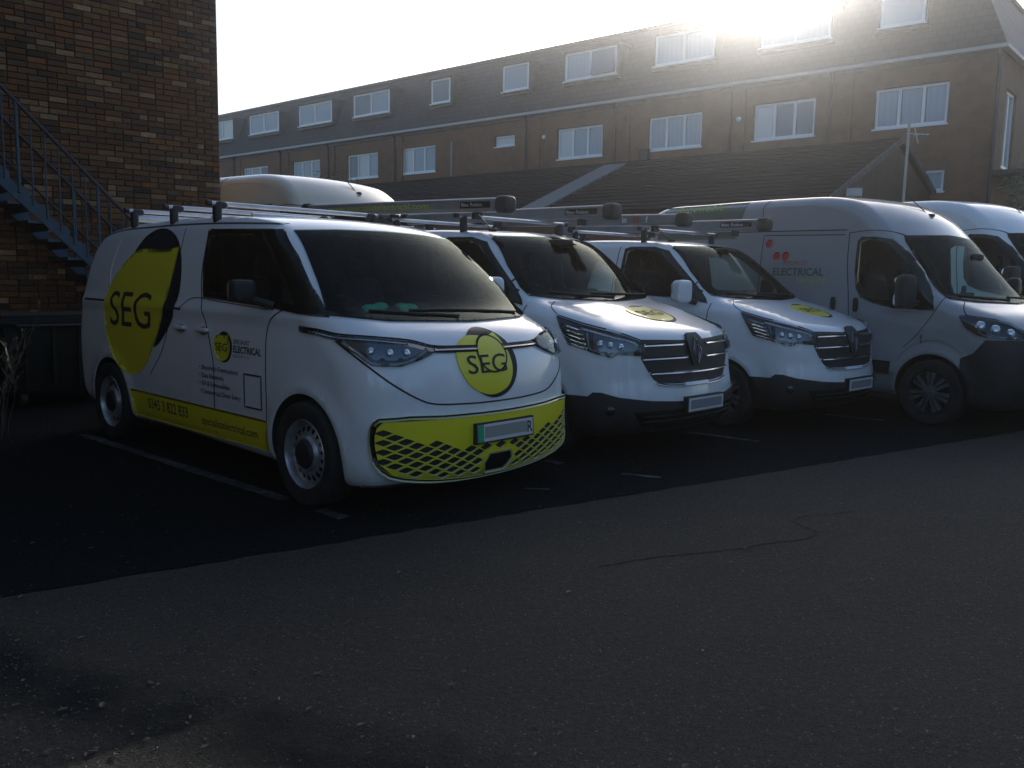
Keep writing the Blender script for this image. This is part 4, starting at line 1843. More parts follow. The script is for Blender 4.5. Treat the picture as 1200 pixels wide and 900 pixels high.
q.add([fl(9.9, 7.6, zz(7.6) + .07), fl(10.75, 7.6, zz(7.6) + .07), fl(10.75, 3.4, zz(3.4) + .07), fl(9.9, 3.4, zz(3.4) + .07),
       fl(9.9, 7.6, zz(7.6)), fl(10.75, 7.6, zz(7.6)), fl(10.75, 3.4, zz(3.4)), fl(9.9, 3.4, zz(3.4))],
      [(0, 1, 2, 3), (0, 4, 5, 1), (1, 5, 6, 2), (3, 2, 6, 7), (0, 3, 7, 4)])
q.build('rooflight', mat('pale_rooflight_sheet', (.15, .155, .155), .7), lw)
# short pale vent on the near slope
vt = MB()
p_ = fp(1.2, 8.2, 0)
vt.bar((0, 0, 0), (0, 0, 3.22), .07, 12)
vt.bar((0, 0, 3.22), (0, 0, 3.38), .15, 14)
o = vt.build('vent_pipe', mat('pale_vent', (.42, .42, .40), .6))
o.location = p_
tag(o, 'short pale vent pipe poking up just behind the grey van roof', 'vent pipe')
# aerial pole
ap = empty('aerial_mast', fp(.35, 7.9, 0))
tag(ap, 'thin leaning aerial mast in front of the brick gable', 'aerial')
q = MB()
q.bar((0, 0, 0), (.02, 0, 4.60), .028, 8)
q.build('pole', mat('galvanised_pole', (.42, .36, .32), .5), ap)
q = MB()
q.bar((-.02, 0, 4.42), (.34, -.15, 4.38), .013, 6)
q.bar((.10, -.05, 4.55), (.18, -.09, 4.22), .012, 6)
for k in range(5):
    q.bar((.08 + k * .055, -.15 - .03 * k, 4.36), (.14 + k * .055, .06 - .03 * k, 4.42), .006, 5)
q.build('antenna', mat('aerial_grey', (.45, .44, .42), .5), ap)


# ------------------------------------------------------------------ foliage
M['leaf'] = leafmat('bush_leaf', (.03, .055, .022), (.075, .11, .045))
M['bark'] = vary(mat('bark', (.06, .045, .03), .9), (.04, .03, .02), (.09, .07, .05), 12, bmp=.4)


def bush(name, loc, sz, n, label, seed, trunk=True, cat='bush'):
    r_ = random.Random(seed)
    t = empty(name, loc)
    tag(t, label, cat)
    q = MB()
    for i in range(7):
        a = r_.uniform(0, 6.28)
        top = Vector((math.cos(a) * sz[0] * .3 * r_.random(), math.sin(a) * sz[1] * .3 * r_.random(), sz[2] * r_.uniform(.55, .9)))
        q.bar((r_.uniform(-.1, .1), r_.uniform(-.1, .1), 0), top, .04, 6, .01)
    q.build('stem', M['bark'], t)
    cl = [Vector((r_.gauss(0, .26) * sz[0], r_.gauss(0, .26) * sz[1], sz[2] * r_.uniform(.25, .95))) for _ in range(26)]
    q = MB()
    for i in range(n):
        c = r_.choice(cl)
        d = Vector((r_.gauss(0, 1), r_.gauss(0, 1), r_.gauss(0, .8)))
        d = d.normalized() * r_.random() ** .5 * .22 * min(sz[0], sz[2])
        p = c + d
        if p.z < .1:
            continue
        u = Vector((r_.gauss(0, 1), r_.gauss(0, 1), r_.gauss(0, .6))).normalized()
        v = u.orthogonal().normalized()
        l_ = r_.uniform(.04, .09)
        q.add([p - u * l_, p - v * l_ * .45, p + u * l_, p + v * l_ * .45], [(0, 1, 2, 3)])
    q.build('foliage', M['leaf'], t, fixn=False)['kind'] = 'stuff'
    return t


bush('bush', fp(17.5, 9.2, 0), (3.6, 2.2, 4.35), 9000, 'dark leafy bush rising beside the left end of the outbuilding roof', 5)
bush('bush', fp(-1.6, 2.2, 0), (2.6, 2.4, 4.0), 9000, 'dark climbing shrub at the far right below the railed landing', 8)

# unseen foliage added behind the camera to cut skylight and darken reflections
def added_hedge():
    r_ = np.random.RandomState(4)
    vs = []
    fs = []
    cen = []
    for az in np.arange(62, 236, 1.0):
        d = 15.5 + 2.5 * math.sin(az * .13) + r_.uniform(-.7, .7)
        hh = 3.9 + 1.2 * math.sin(az * .21) + .9 * math.sin(az * .57 + 1)
        for z_ in np.arange(.4, hh, .62):
            cen.append((d * math.sin(R(az)), d * math.cos(R(az)), z_))
    for c in cen:
        for _ in range(26):
            p = np.array(c) + r_.normal(0, .34, 3)
            u = r_.normal(0, 1, 3)
            u /= np.linalg.norm(u)
            w_ = np.cross(u, r_.normal(0, 1, 3))
            w_ /= np.linalg.norm(w_)
            l_ = r_.uniform(.12, .24)
            b = len(vs)
            vs += [tuple(p - u * l_), tuple(p - w_ * l_ * .6), tuple(p + u * l_), tuple(p + w_ * l_ * .6)]
            fs.append((b, b + 1, b + 2, b + 3))
    me = bpy.data.meshes.new('added_hedge')
    me.from_pydata(vs, [], fs)
    o = link('added_hedge', me, None, [leafmat('added_hedge_leaf', (.018, .032, .016), (.04, .06, .028))])
    tag(o, 'unseen dark foliage added behind the camera to shade the vans', 'added_hedge', kind='stuff')


added_hedge()


# ------------------------------------------------------------------ vans
def wheel(parent, x, y, z, r, side, style):
    """side -1: faces -x"""
    T = Matrix.Translation((x, y, z)) @ Matrix.Rotation(R(90 * side), 4, 'Y')
    grp = bpy.data.objects.new('wheel', None)
    COL.objects.link(grp)
    grp.parent = parent
    rr = r * .66
    q = MB()
    q.lathe([(rr, -.20), (r * .93, -.205), (r * .985, -.19), (r, -.15), (r, -.02), (r * .985, .012), (r * .94, .028), (r * .80, .034), (rr * 1.03, .020), (rr, .0)], T, 48)
    # tread grooves
    q.build('tyre', M['tyre'], grp, smooth=True)
    q = MB()
    if style == 'steel':
        q.lathe([(rr * 1.01, .012), (rr * .985, .022), (rr * .95, .008), (rr * .92, -.03), (rr * .86, -.04), (rr * .80, -.032), (rr * .62, -.012), (rr * .56, -.010),
                 (rr * .53, .004), (rr * .48, .014), (rr * .40, .010), (rr * .34, -.02), (0.001, -.02)], T, 48)
        q.build('rim', M['rim'], grp, smooth=True)
        for k in range(18):
            a = 2 * math.pi * k / 18
            h = MB()
            c = Vector((rr * .71 * math.cos(a), rr * .71 * math.sin(a), -.021))
            rot = Matrix.Rotation(a, 4, 'Z')
            vs = []
            for j in range(12):
                t_ = 2 * math.pi * j / 12
                vs.append(T @ (c + rot @ Vector((.020 * math.cos(t_), .013 * math.sin(t_), .0042 - .2 * .02 * math.cos(t_) * 1.0))))
            for j in range(12):
                t_ = 2 * math.pi * j / 12
                vs.append(T @ (c + rot @ Vector((.018 * math.cos(t_), .011 * math.sin(t_), -.02))))
            h.add(vs, [tuple(range(12))] + [(j, (j + 1) % 12, 12 + (j + 1) % 12, 12 + j) for j in range(12)])
            h.build('rim_hole', M['gloss'], grp)
        h = MB()
        h.lathe([(rr * .42, .012), (rr * .36, .030), (rr * .20, .036), (0.001, .036)], T, 32)
        h.build('hub_cap', M['plastic'], grp, smooth=True)
    else:
        q.lathe([(rr * 1.01, .012), (rr * .97, .024), (rr * .93, .012), (rr * .90, -.03), (rr * .5, -.045), (0.001, -.045)], T, 48)
        q.build('rim', M['plastic'], grp, smooth=True)
        for k in range(7):
            a = 2 * math.pi * k / 7
            h = MB()
            rot = T @ Matrix.Rotation(a, 4, 'Z')
            vs = [rot @ Vector(v) for v in ((.05, -.022, .018), (rr * .93, -.055, .012), (rr * .93, -.012, .012), (.05, .0, .02), (.05, -.022, -.02), (rr * .93, -.055, -.02), (rr * .93, -.012, -.02), (.05, .0, -.02))]
            f_ = [(0, 1, 2, 3), (0, 4, 5, 1), (1, 5, 6, 2), (2, 6, 7, 3), (3, 7, 4, 0)]
            h.add(vs, f_)
            vs = [rot @ Vector(v) for v in ((.05, .004, .02), (rr * .93, .012, .012), (rr * .93, .055, .012), (.05, .022, .018), (.05, .004, -.02), (rr * .93, .012, -.02), (rr * .93, .055, -.02), (.05, .022, -.02))]
            h.add(vs, f_)
            h.build('spoke', M['rimshade'], grp)
        h = MB()
        h.lathe([(.075, .0), (.07, .028), (.04, .036), (0.001, .036)], T, 24)
        h.build('hub_cap', M['rimshade'], grp, smooth=True)
    return grp


def liner(parent, S, r):
    """dark inner arches so that the wheel sits in a real well"""
    for (ya, za) in S.arches:
        q = MB()
        for sg in (-1, 1):
            n = 24
            vs = []
            for i in range(n + 1):
                t = math.pi * 1.15 * i / n - .07 * math.pi
                for xx in (.60, .90):
                    vs.append((sg * xx, ya + (r + .004) * math.cos(t), za + (r + .004) * math.sin(t)))
            q.add(vs, [(2 * i, 2 * i + 1, 2 * i + 3, 2 * i + 2) for i in range(n)])
        q.build('arch_liner', M['plastic'], parent)


def cab(parent, ydash, zdash, yseat, zseat, wid, dash_depth=.5, bulk=None, ztop=1.7):
    g_ = bpy.data.objects.new('cab_interior', None)
    COL.objects.link(g_)
    g_.parent = parent
    q = MB()
    q.blob((0, ydash + dash_depth / 2, zdash - .16), (wid * 2, dash_depth, .32), .35, n=14)
    q.blob((-.36, ydash + dash_depth * .72, zdash + .03), (.42, .24, .12), .5, n=10)
    q.blob((0, ydash + dash_depth * .75, zdash + .02), (.28, .05, .18), .25, n=8)
    q.build('dashboard', M['interior'], g_, smooth=True)
    for x_, w_ in ((-.42, .5), (.40, .46)):
        q = MB()
        q.blob((x_, yseat, zseat), (w_, .50, .16), .45, n=12)
        q.blob((x_, yseat + .30, zseat + .36), (w_, .14, .54), .4, T=Matrix.Rotation(R(-12), 4, 'X'), n=12)
        q.blob((x_, yseat + .36, zseat + .70), (.24, .09, .17), .5, n=10)
        q.build('seat', M['seatcloth'], g_, smooth=True)
    q = MB()
    c = Vector((-.42, ydash + dash_depth + .12, zdash - .02))
    tl = Matrix.Rotation(R(62), 4, 'X')
    pts = [c + (tl @ Vector((.19 * math.cos(t), .19 * math.sin(t), 0))) for t in np.linspace(0, 2 * math.pi, 33)]
    q.path(pts, .015, 8)
    for t in (0.2, math.pi - .2, -math.pi / 2):
        q.bar(c, c + (tl @ Vector((.18 * math.cos(t), .18 * math.sin(t), 0))), .014, 6)
    q.blob(c, (.11, .06, .11), .6, n=8)
    q.build('steering_wheel', M['interior'], g_, smooth=True)
    return g_


def wiper(parent, S, pts, lift=.03):
    uv = np.array(pts, float)
    P = S.proj(uv, 'F')
    G = S.grad(P)
    q = MB()
    V = [Vector(p) for p in (P + G * lift)]
    q.path(V, .008, 6)
    V2 = [Vector(p) for p in (P[len(P) // 2:] + G[len(P) // 2:] * (lift * .45))]
    q.path(V2, .007, 4)
    q.build('wiper', M['plastic'], parent)


def mir(parent, side, c, sz, mshell, arm_to):
    q = MB()
    q.blob(c, sz, .42, T=Matrix.Rotation(R(12 * side), 4, 'Z'), n=16)
    o_ = q.build('door_mirror', mshell, parent, smooth=True)
    q = MB()
    q.path([Vector(c) - Vector((0, 0, sz[2] * .3)), Vector(arm_to)], .028, 8)
    q.build('mirror_arm', M['plastic'], o_, smooth=True)
    q = MB()
    q.blob((c[0], c[1] + sz[1] * .42, c[2]), (sz[0] * .86, sz[1] * .25, sz[2] * .86), .35, T=Matrix.Rotation(R(12 * side), 4, 'Z'), n=10)
    q.build('mirror_glass', M['chrome'], o_, smooth=True)
    return o_


def plate(parent, c, w_, h_, tilt, kind, text='', ctext=None):
    """number plate on its holder; c centre of the face"""
    T = Matrix.Translation(c) @ Matrix.Rotation(R(tilt), 4, 'X')
    q = MB()
    q.box((-w_ / 2 - .012, .004, -h_ / 2 - .012), (w_ / 2 + .012, .05, h_ / 2 + .012), T)
    g_ = q.build('number_plate', M['plastic'], parent)
    q = MB()
    q.box((-w_ / 2, 0, -h_ / 2), (w_ / 2, .004, h_ / 2), T)
    q.build('plate_face', M['platewhite'], g_)
    q = MB()
    if kind == 'ev':
        q.box((-w_ / 2, -.0025, -h_ / 2), (-w_ / 2 + .05, -.0005, h_ / 2), T)
        q.build('green_flash', M['plategreen'], g_)
        q = MB()
        q.box((-w_ / 2 + .064, -.003, -.033), (w_ / 2 - .055, -.0005, .040), T)
        q.build('blank_strip', M['plategrey'], g_)
    else:
        q.box((-w_ / 2 + .028, -.003, -.036), (w_ / 2 - .028, -.0005, .038), T)
        q.build('blank_strip', M['platecool'], g_)
    if text:
        v, f = text2d(text, .02)
        sc = .076
        vs = [T @ Vector((ctext + a * sc * .82, -.0008 if kind == 'ev' else -.004, -.038 + b_ * sc)) for a, b_ in v]
        q = MB()
        q.add(vs, f)
        q.build('plate_lettering', M['ink'], g_, fixn=False)
    return g_


def sym(pts):
    """left half outline (negative first coordinate) mirrored into a full closed outline"""
    p = [tuple(a) for a in pts]
    return p + [(-a, b_) for a, b_ in p[::-1] if abs(a) > 1e-6]


def mirror2(pts):
    return [(-a, b_) for a, b_ in pts]


def ball(parent, S, mode, u, v, r, m, name, off=.01, squash=.5):
    P = S.proj(np.array([[u, v]]), mode)
    G = S.grad(P)[0]
    q = MB()
    Z = Vector(G)
    T = Z.to_track_quat('Z', 'Y').to_matrix().to_4x4()
    q.lathe([(r, 0), (r * .9, r * squash * .5), (r * .6, r * squash * .85), (.0005, r * squash)], Matrix.Translation(Vector(P[0] + G * off)) @ T, 20)
    return q.build(name, m, parent, smooth=True)


# ---------------------------------------- van 1: two-tone electric van with yellow grille
def build_buzz():
    S = BUZZ
    v = empty('electric_van')
    scr = sym([(-.80, 1.275), (-.55, 1.25), (0, 1.238), ]) and [(-.80, 1.275), (-.55, 1.252), (0, 1.24), (.55, 1.252), (.80, 1.275), (.665, 1.74), (.62, 1.765), (0, 1.785), (-.62, 1.765), (-.665, 1.74)]
    w1 = [(1.27, 1.32), (2.13, 1.355), (2.19, 1.40), (2.25, 1.74), (2.20, 1.775), (1.66, 1.765), (1.56, 1.73), (1.26, 1.40)]
    w2 = [(.95, 1.30), (1.19, 1.315), (1.19, 1.50), (.98, 1.34)]
    make_body('body', S, v, M['white'], [w1, w2], scr, (.28, 2.38, .72), .395, 1.55)
    # black glazing surround and glass
    fo = [(-.885, 1.243), (-.60, 1.212), (0, 1.200), (.60, 1.212), (.885, 1.243), (.80, 1.52), (.705, 1.795), (.40, 1.812), (0, 1.818), (-.40, 1.812), (-.705, 1.795), (-.80, 1.52)]
    patch('windscreen_surround', S, 'F', fo, .0075, M['gloss'], v, holes=[scr])
    patch('windscreen', S, 'F', fo, .0115, M['screen'], v, res=.045, skirt=0)
    so_ = [(.64, 1.233), (.90, 1.245), (1.22, 1.272), (1.70, 1.292), (2.17, 1.312), (2.26, 1.55), (2.315, 1.80), (2.28, 1.822), (1.85, 1.812), (1.36, 1.798), (1.10, 1.62), (.86, 1.42)]
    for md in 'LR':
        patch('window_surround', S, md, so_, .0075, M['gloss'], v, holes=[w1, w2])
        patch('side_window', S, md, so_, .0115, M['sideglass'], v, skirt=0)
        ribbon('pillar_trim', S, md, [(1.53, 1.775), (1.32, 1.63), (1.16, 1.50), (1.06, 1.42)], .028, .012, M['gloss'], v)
        # door shuts, handles
        ribbon('door_seam', S, md, [(2.33, 1.825), (2.24, 1.40), (2.05, 1.02), (1.98, .82), (2.00, .30)], .010, .0022, M['seam'], v)
        ribbon('door_seam', S, md, [(.93, 1.30), (1.08, 1.26), (1.24, 1.15), (1.26, .86), (1.25, .50)], .009, .0022, M['seam'], v)
        ribbon('door_seam', S, md, [(2.72, 1.84), (2.68, 1.22), (2.80, .90), (3.05, .66)], .007, .0022, M['seam'], v)
        ribbon('slider_rail', S, md, [(2.50, 1.215), (3.3, 1.232), (4.45, 1.235)], .018, .0022, M['seam'], v)
        ribbon('waist_line', S, md, [(1.25, 1.258), (1.9, 1.288), (2.36, 1.30), (2.52, 1.222)], .006, .0020, M['seam'], v)
        ribbon('roof_seam', S, md, [(1.45, 1.845), (2.3, 1.868), (3.3, 1.868), (4.2, 1.835), (4.45, 1.76)], .012, .0022, M['seam'], v)
        # pressed panel in the rear side
        ribbon('side_pressing', S, md, [(3.92, 1.77), (3.97, 1.55), (3.93, 1.39), (3.82, 1.345), (3.35, 1.325), (2.75, 1.30)], .016, .003, M['white'], v)
        for yh in (2.50, 2.14):
            sx = -1 if md == 'L' else 1
            P = S.proj(np.array([[yh, 1.075]]), md)[0]
            q = MB()
            q.blob((P[0] + sx * .016, yh, 1.075), (.034, .185, .034), .5, n=12)
            h = q.build('door_handle', M['white'], v, smooth=True)
            patch('handle_recess', S, md, [(yh + .07 * math.cos(t), 1.068 + .034 * math.sin(t)) for t in np.linspace(0, 6.28, 20, endpoint=False)], .0012, M['silver'], h, res=.03, skirt=0)
        # sill stripe between the wheel arches
        st_ = [(1.245, .505)] + [(.80 + .445 * math.cos(t), .345 + .445 * math.sin(t)) for t in np.linspace(.30, -.12, 5)] + [(2.3, .275), (3.42, .275)] + \
              [(3.86 - .445 * math.cos(t), .345 + .445 * math.sin(t)) for t in np.linspace(-.10, .32, 5)] + [(3.43, .505)]
        patch('sill_stripe', S, md, st_, .0028, M['yellow'], v, skirt=.003)
        fl_ = md == 'L'
        u_ = lambda a: a
        nv = [(3.60, 1.55), (3.553, 1.643), (3.447, 1.758), (3.317, 1.823), (3.172, 1.849), (2.981, 1.830), (2.817, 1.762), (2.680, 1.639), (2.598, 1.479), (2.578, 1.339), (2.640, 1.150), (2.775, 1.000), (2.960, .890), (3.3, 1.0)]
        yl = [(3.553, 1.643), (3.439, 1.677), (3.221, 1.682), (2.962, 1.668), (2.747, 1.698), (2.735, 1.567), (2.750, 1.388), (2.800, 1.19), (2.895, 1.002), (3.010, .848), (3.131, .728), (3.27, .653),
              (3.406, .629), (3.538, .655), (3.710, .740), (3.865, .870), (3.955, 1.03), (3.970, 1.182), (3.918, 1.350), (3.790, 1.480), (3.657, 1.584)]
        lg = patch('emblem', S, md, catmull(nv, True, 3), .003, M['navy'], v, res=.04)
        patch('emblem_face', S, md, np.vstack([catmull(yl[:5], False, 3), catmull(yl[4:] + yl[:1], False, 3)[1:-1]]), .0062, M['yellow'], lg, res=.04)
        letters('lettering', S, md, 'SEG', 3.83 if fl_ else 3.02, 1.03, .295, M['ink'], lg, .0095, width=.81, flipu=fl_)
        logo(S, md, 1.975 if fl_ else 1.72, .868, .213, v, flipu=fl_)
        if fl_:
            tx = lambda s_, y_, z_, h_, m_, w_=None, bold=0: letters('lettering', S, md, s_, y_, z_, h_, m_, v, .0035, width=w_, flipu=True, bold=bold)
            tx('SPECIALIST', 1.690, 1.003, .030, M['ink'], .225)
            tx('ELECTRICAL', 1.690, .942, .047, M['ink'], .375, .02)
            tx('GROUP LTD', 1.690, .905, .024, M['inkgrey'], .225)
            tx('\u2022 Electrical Contractors', 2.195, .782, .036, M['ink'], .57, .005)
            tx('\u2022 Data Networks', 2.195, .722, .036, M['ink'], .37, .005)
            tx('\u2022 EV & Renewables', 2.195, .662, .036, M['ink'], .45, .005)
            tx('\u2022 Commercial Door Entry', 2.195, .602, .036, M['ink'], .60, .005)
            tx('0345 3 822 833', 3.12, .375, .085, M['ink'], .70, .012)
            tx('specialistelectrical.com', 2.20, .362, .062, M['ink'], .81, .008)
            # framed empty panel (the square code printed in it is left out)
            ribbon('panel_frame', S, md, [(1.545, .800), (1.320, .800), (1.320, .570), (1.545, .570)], .012, .003, M['ink'], v, closed=True, smooth=False)
    # front: light band, lamps, bonnet shut
    lamp = [(-1.10, 1.121), (-.851, 1.110), (-.647, 1.088), (-.508, 1.058), (-.495, 1.038), (-.505, 1.018), (-.595, .982), (-.688, .952), (-.85, .957), (-.934, 1.020), (-1.064, 1.078)]
    inner = [(-1.03, 1.098), (-.851, 1.090), (-.66, 1.072), (-.56, 1.048), (-.61, 1.012), (-.70, .985), (-.83, .988), (-.91, 1.040), (-.99, 1.078)]
    drl = [(-.545, 1.044), (-.60, 1.008), (-.69, .973), (-.845, .976), (-.925, 1.034), (-1.03, 1.088)]
    for sg in (-1, 1):
        e = .15 if sg < 0 else .105
        ribbon('light_band', S, 'C', [(sg * q_, z_) for q_, z_ in ((1.42, 1.155), (1.25, 1.142), (1.09, 1.117), (.85, 1.104), (.65, 1.083), (.50, 1.048), (.25, 1.040), (e, 1.038))], .040, .0135, M['gloss'], v)
        ribbon('light_band_strip', S, 'C', [(sg * q_, z_) for q_, z_ in ((.49, 1.041), (.25, 1.039), (e, 1.037))], .014, .0165, M['lampwhite'], v)
    for sg in (-1, 1):
        f2 = (lambda p: p) if sg < 0 else mirror2
        hl = patch('headlight', S, 'C', f2(lamp), .005, M['gloss'], v, res=.04)
        patch('reflector', S, 'C', f2(inner), .013, M['lampdark'], hl, res=.04, skirt=.002)
        ribbon('running_light', S, 'C', f2(drl), .022, .018, M['lampwhite'], hl, step=.03)
        ribbon('top_strip', S, 'C', f2([(-1.26, 1.140), (-1.10, 1.114), (-.85, 1.102), (-.66, 1.081)]), .009, .013, M['lampwhite'], hl)
        for (a_, z_) in ((-.86, 1.040), (-.76, 1.030), (-.67, 1.028)):
            ball(hl, S, 'C', sg * abs(a_), z_, .026, M['lampsilver'], 'projector', .013, .6)
        patch('lens', S, 'C', f2(lamp), .026, M['lens'], hl, res=.04, skirt=.018)
    seam = [(-1.09, 1.095), (-.96, 1.02), (-.862, .948), (-.736, .845), (-.60, .752), (-.517, .718), (-.283, .700), (0, .696)]
    ribbon('bonnet_seam', S, 'C', seam + mirror2(seam[:-1])[::-1], .010, .0022, M['seam'], v)
    # bumper panel: dark mesh backing, pierced yellow face, pale rim
    half = [(0, .205), (-.227, .208), (-.45, .222), (-.62, .245), (-.771, .29), (-.836, .366), (-.856, .45), (-.858, .54), (-.846, .60), (-.815, .640), (-.46, .637), (0, .632)]
    out = half + mirror2(half[1:-1])[::-1]
    cz = lambda z_: .42 + (z_ - .42)
    sc = lambda k: [(a_ * (1 - k * 1.0), .42 + (z_ - .42) * (1 - k * 2.2)) for a_, z_ in out]
    patch('grille_backing', S, 'C', sc(.015), .009, M['plastic'], v, res=.08)
    th = [0.0]
    while th[-1] < .80:
        th.append(th[-1] + .066 - .012 * th[-1] / .8)
    cols = [-t for t in th[1:]][::-1] + th
    holes = []
    cp = [(-.135, .30), (-.10, .362), (.10, .362), (.135, .30), (.10, .228), (-.10, .228)]
    for ci, t in enumerate(cols):
        par = (ci - (len(th) - 1)) % 2
        for k in range(-2, 8):
            z_ = .292 + k * .0585 + (.02925 if par else 0)
            zt = .418 + .18 * (abs(t) / .787) ** 2.6
            zb = np.interp(abs(t), [0, .227, .45, .62, .771, .836], [.222, .225, .24, .262, .31, .38])
            hw = .056 - .010 * (abs(t) / .8)
            hh = .0252 - .004 * (abs(t) / .8)
            if z_ > zt or z_ - hh < zb or abs(t) > .80:
                continue
            if (abs(t) < .165 and .20 < z_ < .39) or (abs(t) < .32 and z_ > .415):
                continue
            holes.append([(t - hw, z_), (t - hw * .45, z_ + hh * .62), (t, z_ + hh), (t + hw * .45, z_ + hh * .62), (t + hw, z_), (t + hw * .45, z_ - hh * .62), (t, z_ - hh), (t - hw * .45, z_ - hh * .62)])
    gp = patch('grille_panel', S, 'C', sc(.035), .024, [M['yellow'], M['rimpale']], v, holes=holes + [cp], res=.045, skirt=.013)  # hole walls coloured pale, as edges that catch the light
    patch('sensor_housing', S, 'C', [(a_ * .93, .296 + (z_ - .296) * .93) for a_, z_ in cp], .018, M['gloss'], gp, res=.05)
    ribbon('sensor_frame', S, 'C', cp, .009, .028, M['rimpale'], gp, closed=True, smooth=False)
    ribbon('grille_rim', S, 'C', catmull(sc(.012), True, 2).tolist(), .024, .027, M['rimpale'], v, closed=True, smooth=False)
    for sg in (-1, 1):
        ribbon('air_slot', S, 'C', [(sg * .832, .60), (sg * .838, .50), (sg * .822, .385)], .022, .0275, M['gloss'], v)
    plate(v, (0.02, -.048, .505), .52, .112, -3, 'ev', 'R', .205)
    # nose emblem with the round badge under the film
    lg = logo(S, 'F', -.325, .742, .425, v, off=.0065)
    ribbon('badge_ring', S, 'F', [(-.02 + .128 * math.cos(t), 1.0 + .115 * math.sin(t)) for t in np.linspace(0, 2 * math.pi, 28, endpoint=False)], .012, .0125, M['navy'], lg, closed=True, smooth=False)
    patch('badge_disc', S, 'F', [(-.02 + .124 * math.cos(t), 1.0 + .111 * math.sin(t)) for t in np.linspace(0, 2 * math.pi, 28, endpoint=False)], .0115, M['yellow'], lg, res=.04)
    for ch in list(lg.children):
        if ch.name.startswith('lettering'):
            bpy.data.objects.remove(ch)
    letters('lettering', S, 'F', 'SEG', -.325 + .17 * .425, .742 + .335 * .425, .27 * .425, M['navy'], lg, .0135, width=.80 * .425)
    # lower lip and skirt
    ribbon('front_lip', S, 'C', [(a_, .203) for a_ in np.linspace(-.9, .9, 19)], .03, .012, M['plastic'], v)
    # wheels
    liner(v, S, .395)
    for (ya, za) in S.arches:
        wheel(v, -.965, ya, .345, .345, -1, 'steel')
        wheel(v, .965, ya, .345, .345, 1, 'steel')
    cab(v, .46, 1.20, 1.75, .85, .80, .55)
    q = MB()
    q.box((-.70, 2.30, .74), (.70, 2.34, 1.72))
    q.build('bulkhead', M['interior'], v)
    mir(v, -1, (-1.10, 1.33, 1.385), (.16, .14, .145), M['plastic'], (-.95, 1.18, 1.285))
    mir(v, 1, (1.10, 1.33, 1.385), (.16, .14, .145), M['plastic'], (.95, 1.18, 1.285))
    wiper(v, S, [(.62, 1.235), (.30, 1.25), (-.05, 1.262), (-.38, 1.262)], .02)
    wiper(v, S, [(-.05, 1.225), (-.36, 1.240), (-.66, 1.262)], .02)
    # roof bars: aluminium tubes carried in black feet
    for y_ in (2.32, 3.04, 3.80):
        q = MB()
        q.bar((-.80, y_, 2.02), (.80, y_, 2.02), .018, 14)
        rb = q.build('roof_bar', M['alu'], v, smooth=True)
        for sg in (-1, 1):
            q = MB()
            q.blob((sg * .74, y_, 1.945), (.06, .065, .15), .5, n=10)
            q.bar((sg * .79, y_, 2.02), (sg * .825, y_, 2.02), .023, 12)
            q.blob((sg * .71, y_, 2.01), (.10, .055, .055), .5, n=10)
            q.build('foot', M['plastic'], rb, smooth=True)
    q = MB()
    q.bar((-.55, 4.25, 1.985), (.55, 4.25, 1.985), .035, 14)
    for y_ in (2.75, 3.45):
        q.bar((-.2, y_, 1.985), (.45, y_, 1.985), .018, 8)
    q.build('load_roller', M['alu'], v, smooth=True)
    # rear lamps and slider arm bracket at the tail
    for sg in (-1, 1):
        q = MB()
        q.blob((sg * .86, 4.585, 1.25), (.12, .12, .10), .5, n=12)
        q.build('tail_lamp', M['gloss'], v, smooth=True)
    return v


TRA_LAMP = [(-1.373, 1.193), (-1.25, 1.040), (-1.193, .966), (-1.032, .927), (-.956, .902), (-.858, .880), (-.822, .906), (-.745, .903), (-.645, .892), (-.615, .925), (-.622, .965), (-.652, 1.015), (-.760, 1.05), (-.872, 1.081), (-1.101, 1.128), (-1.27, 1.168)]


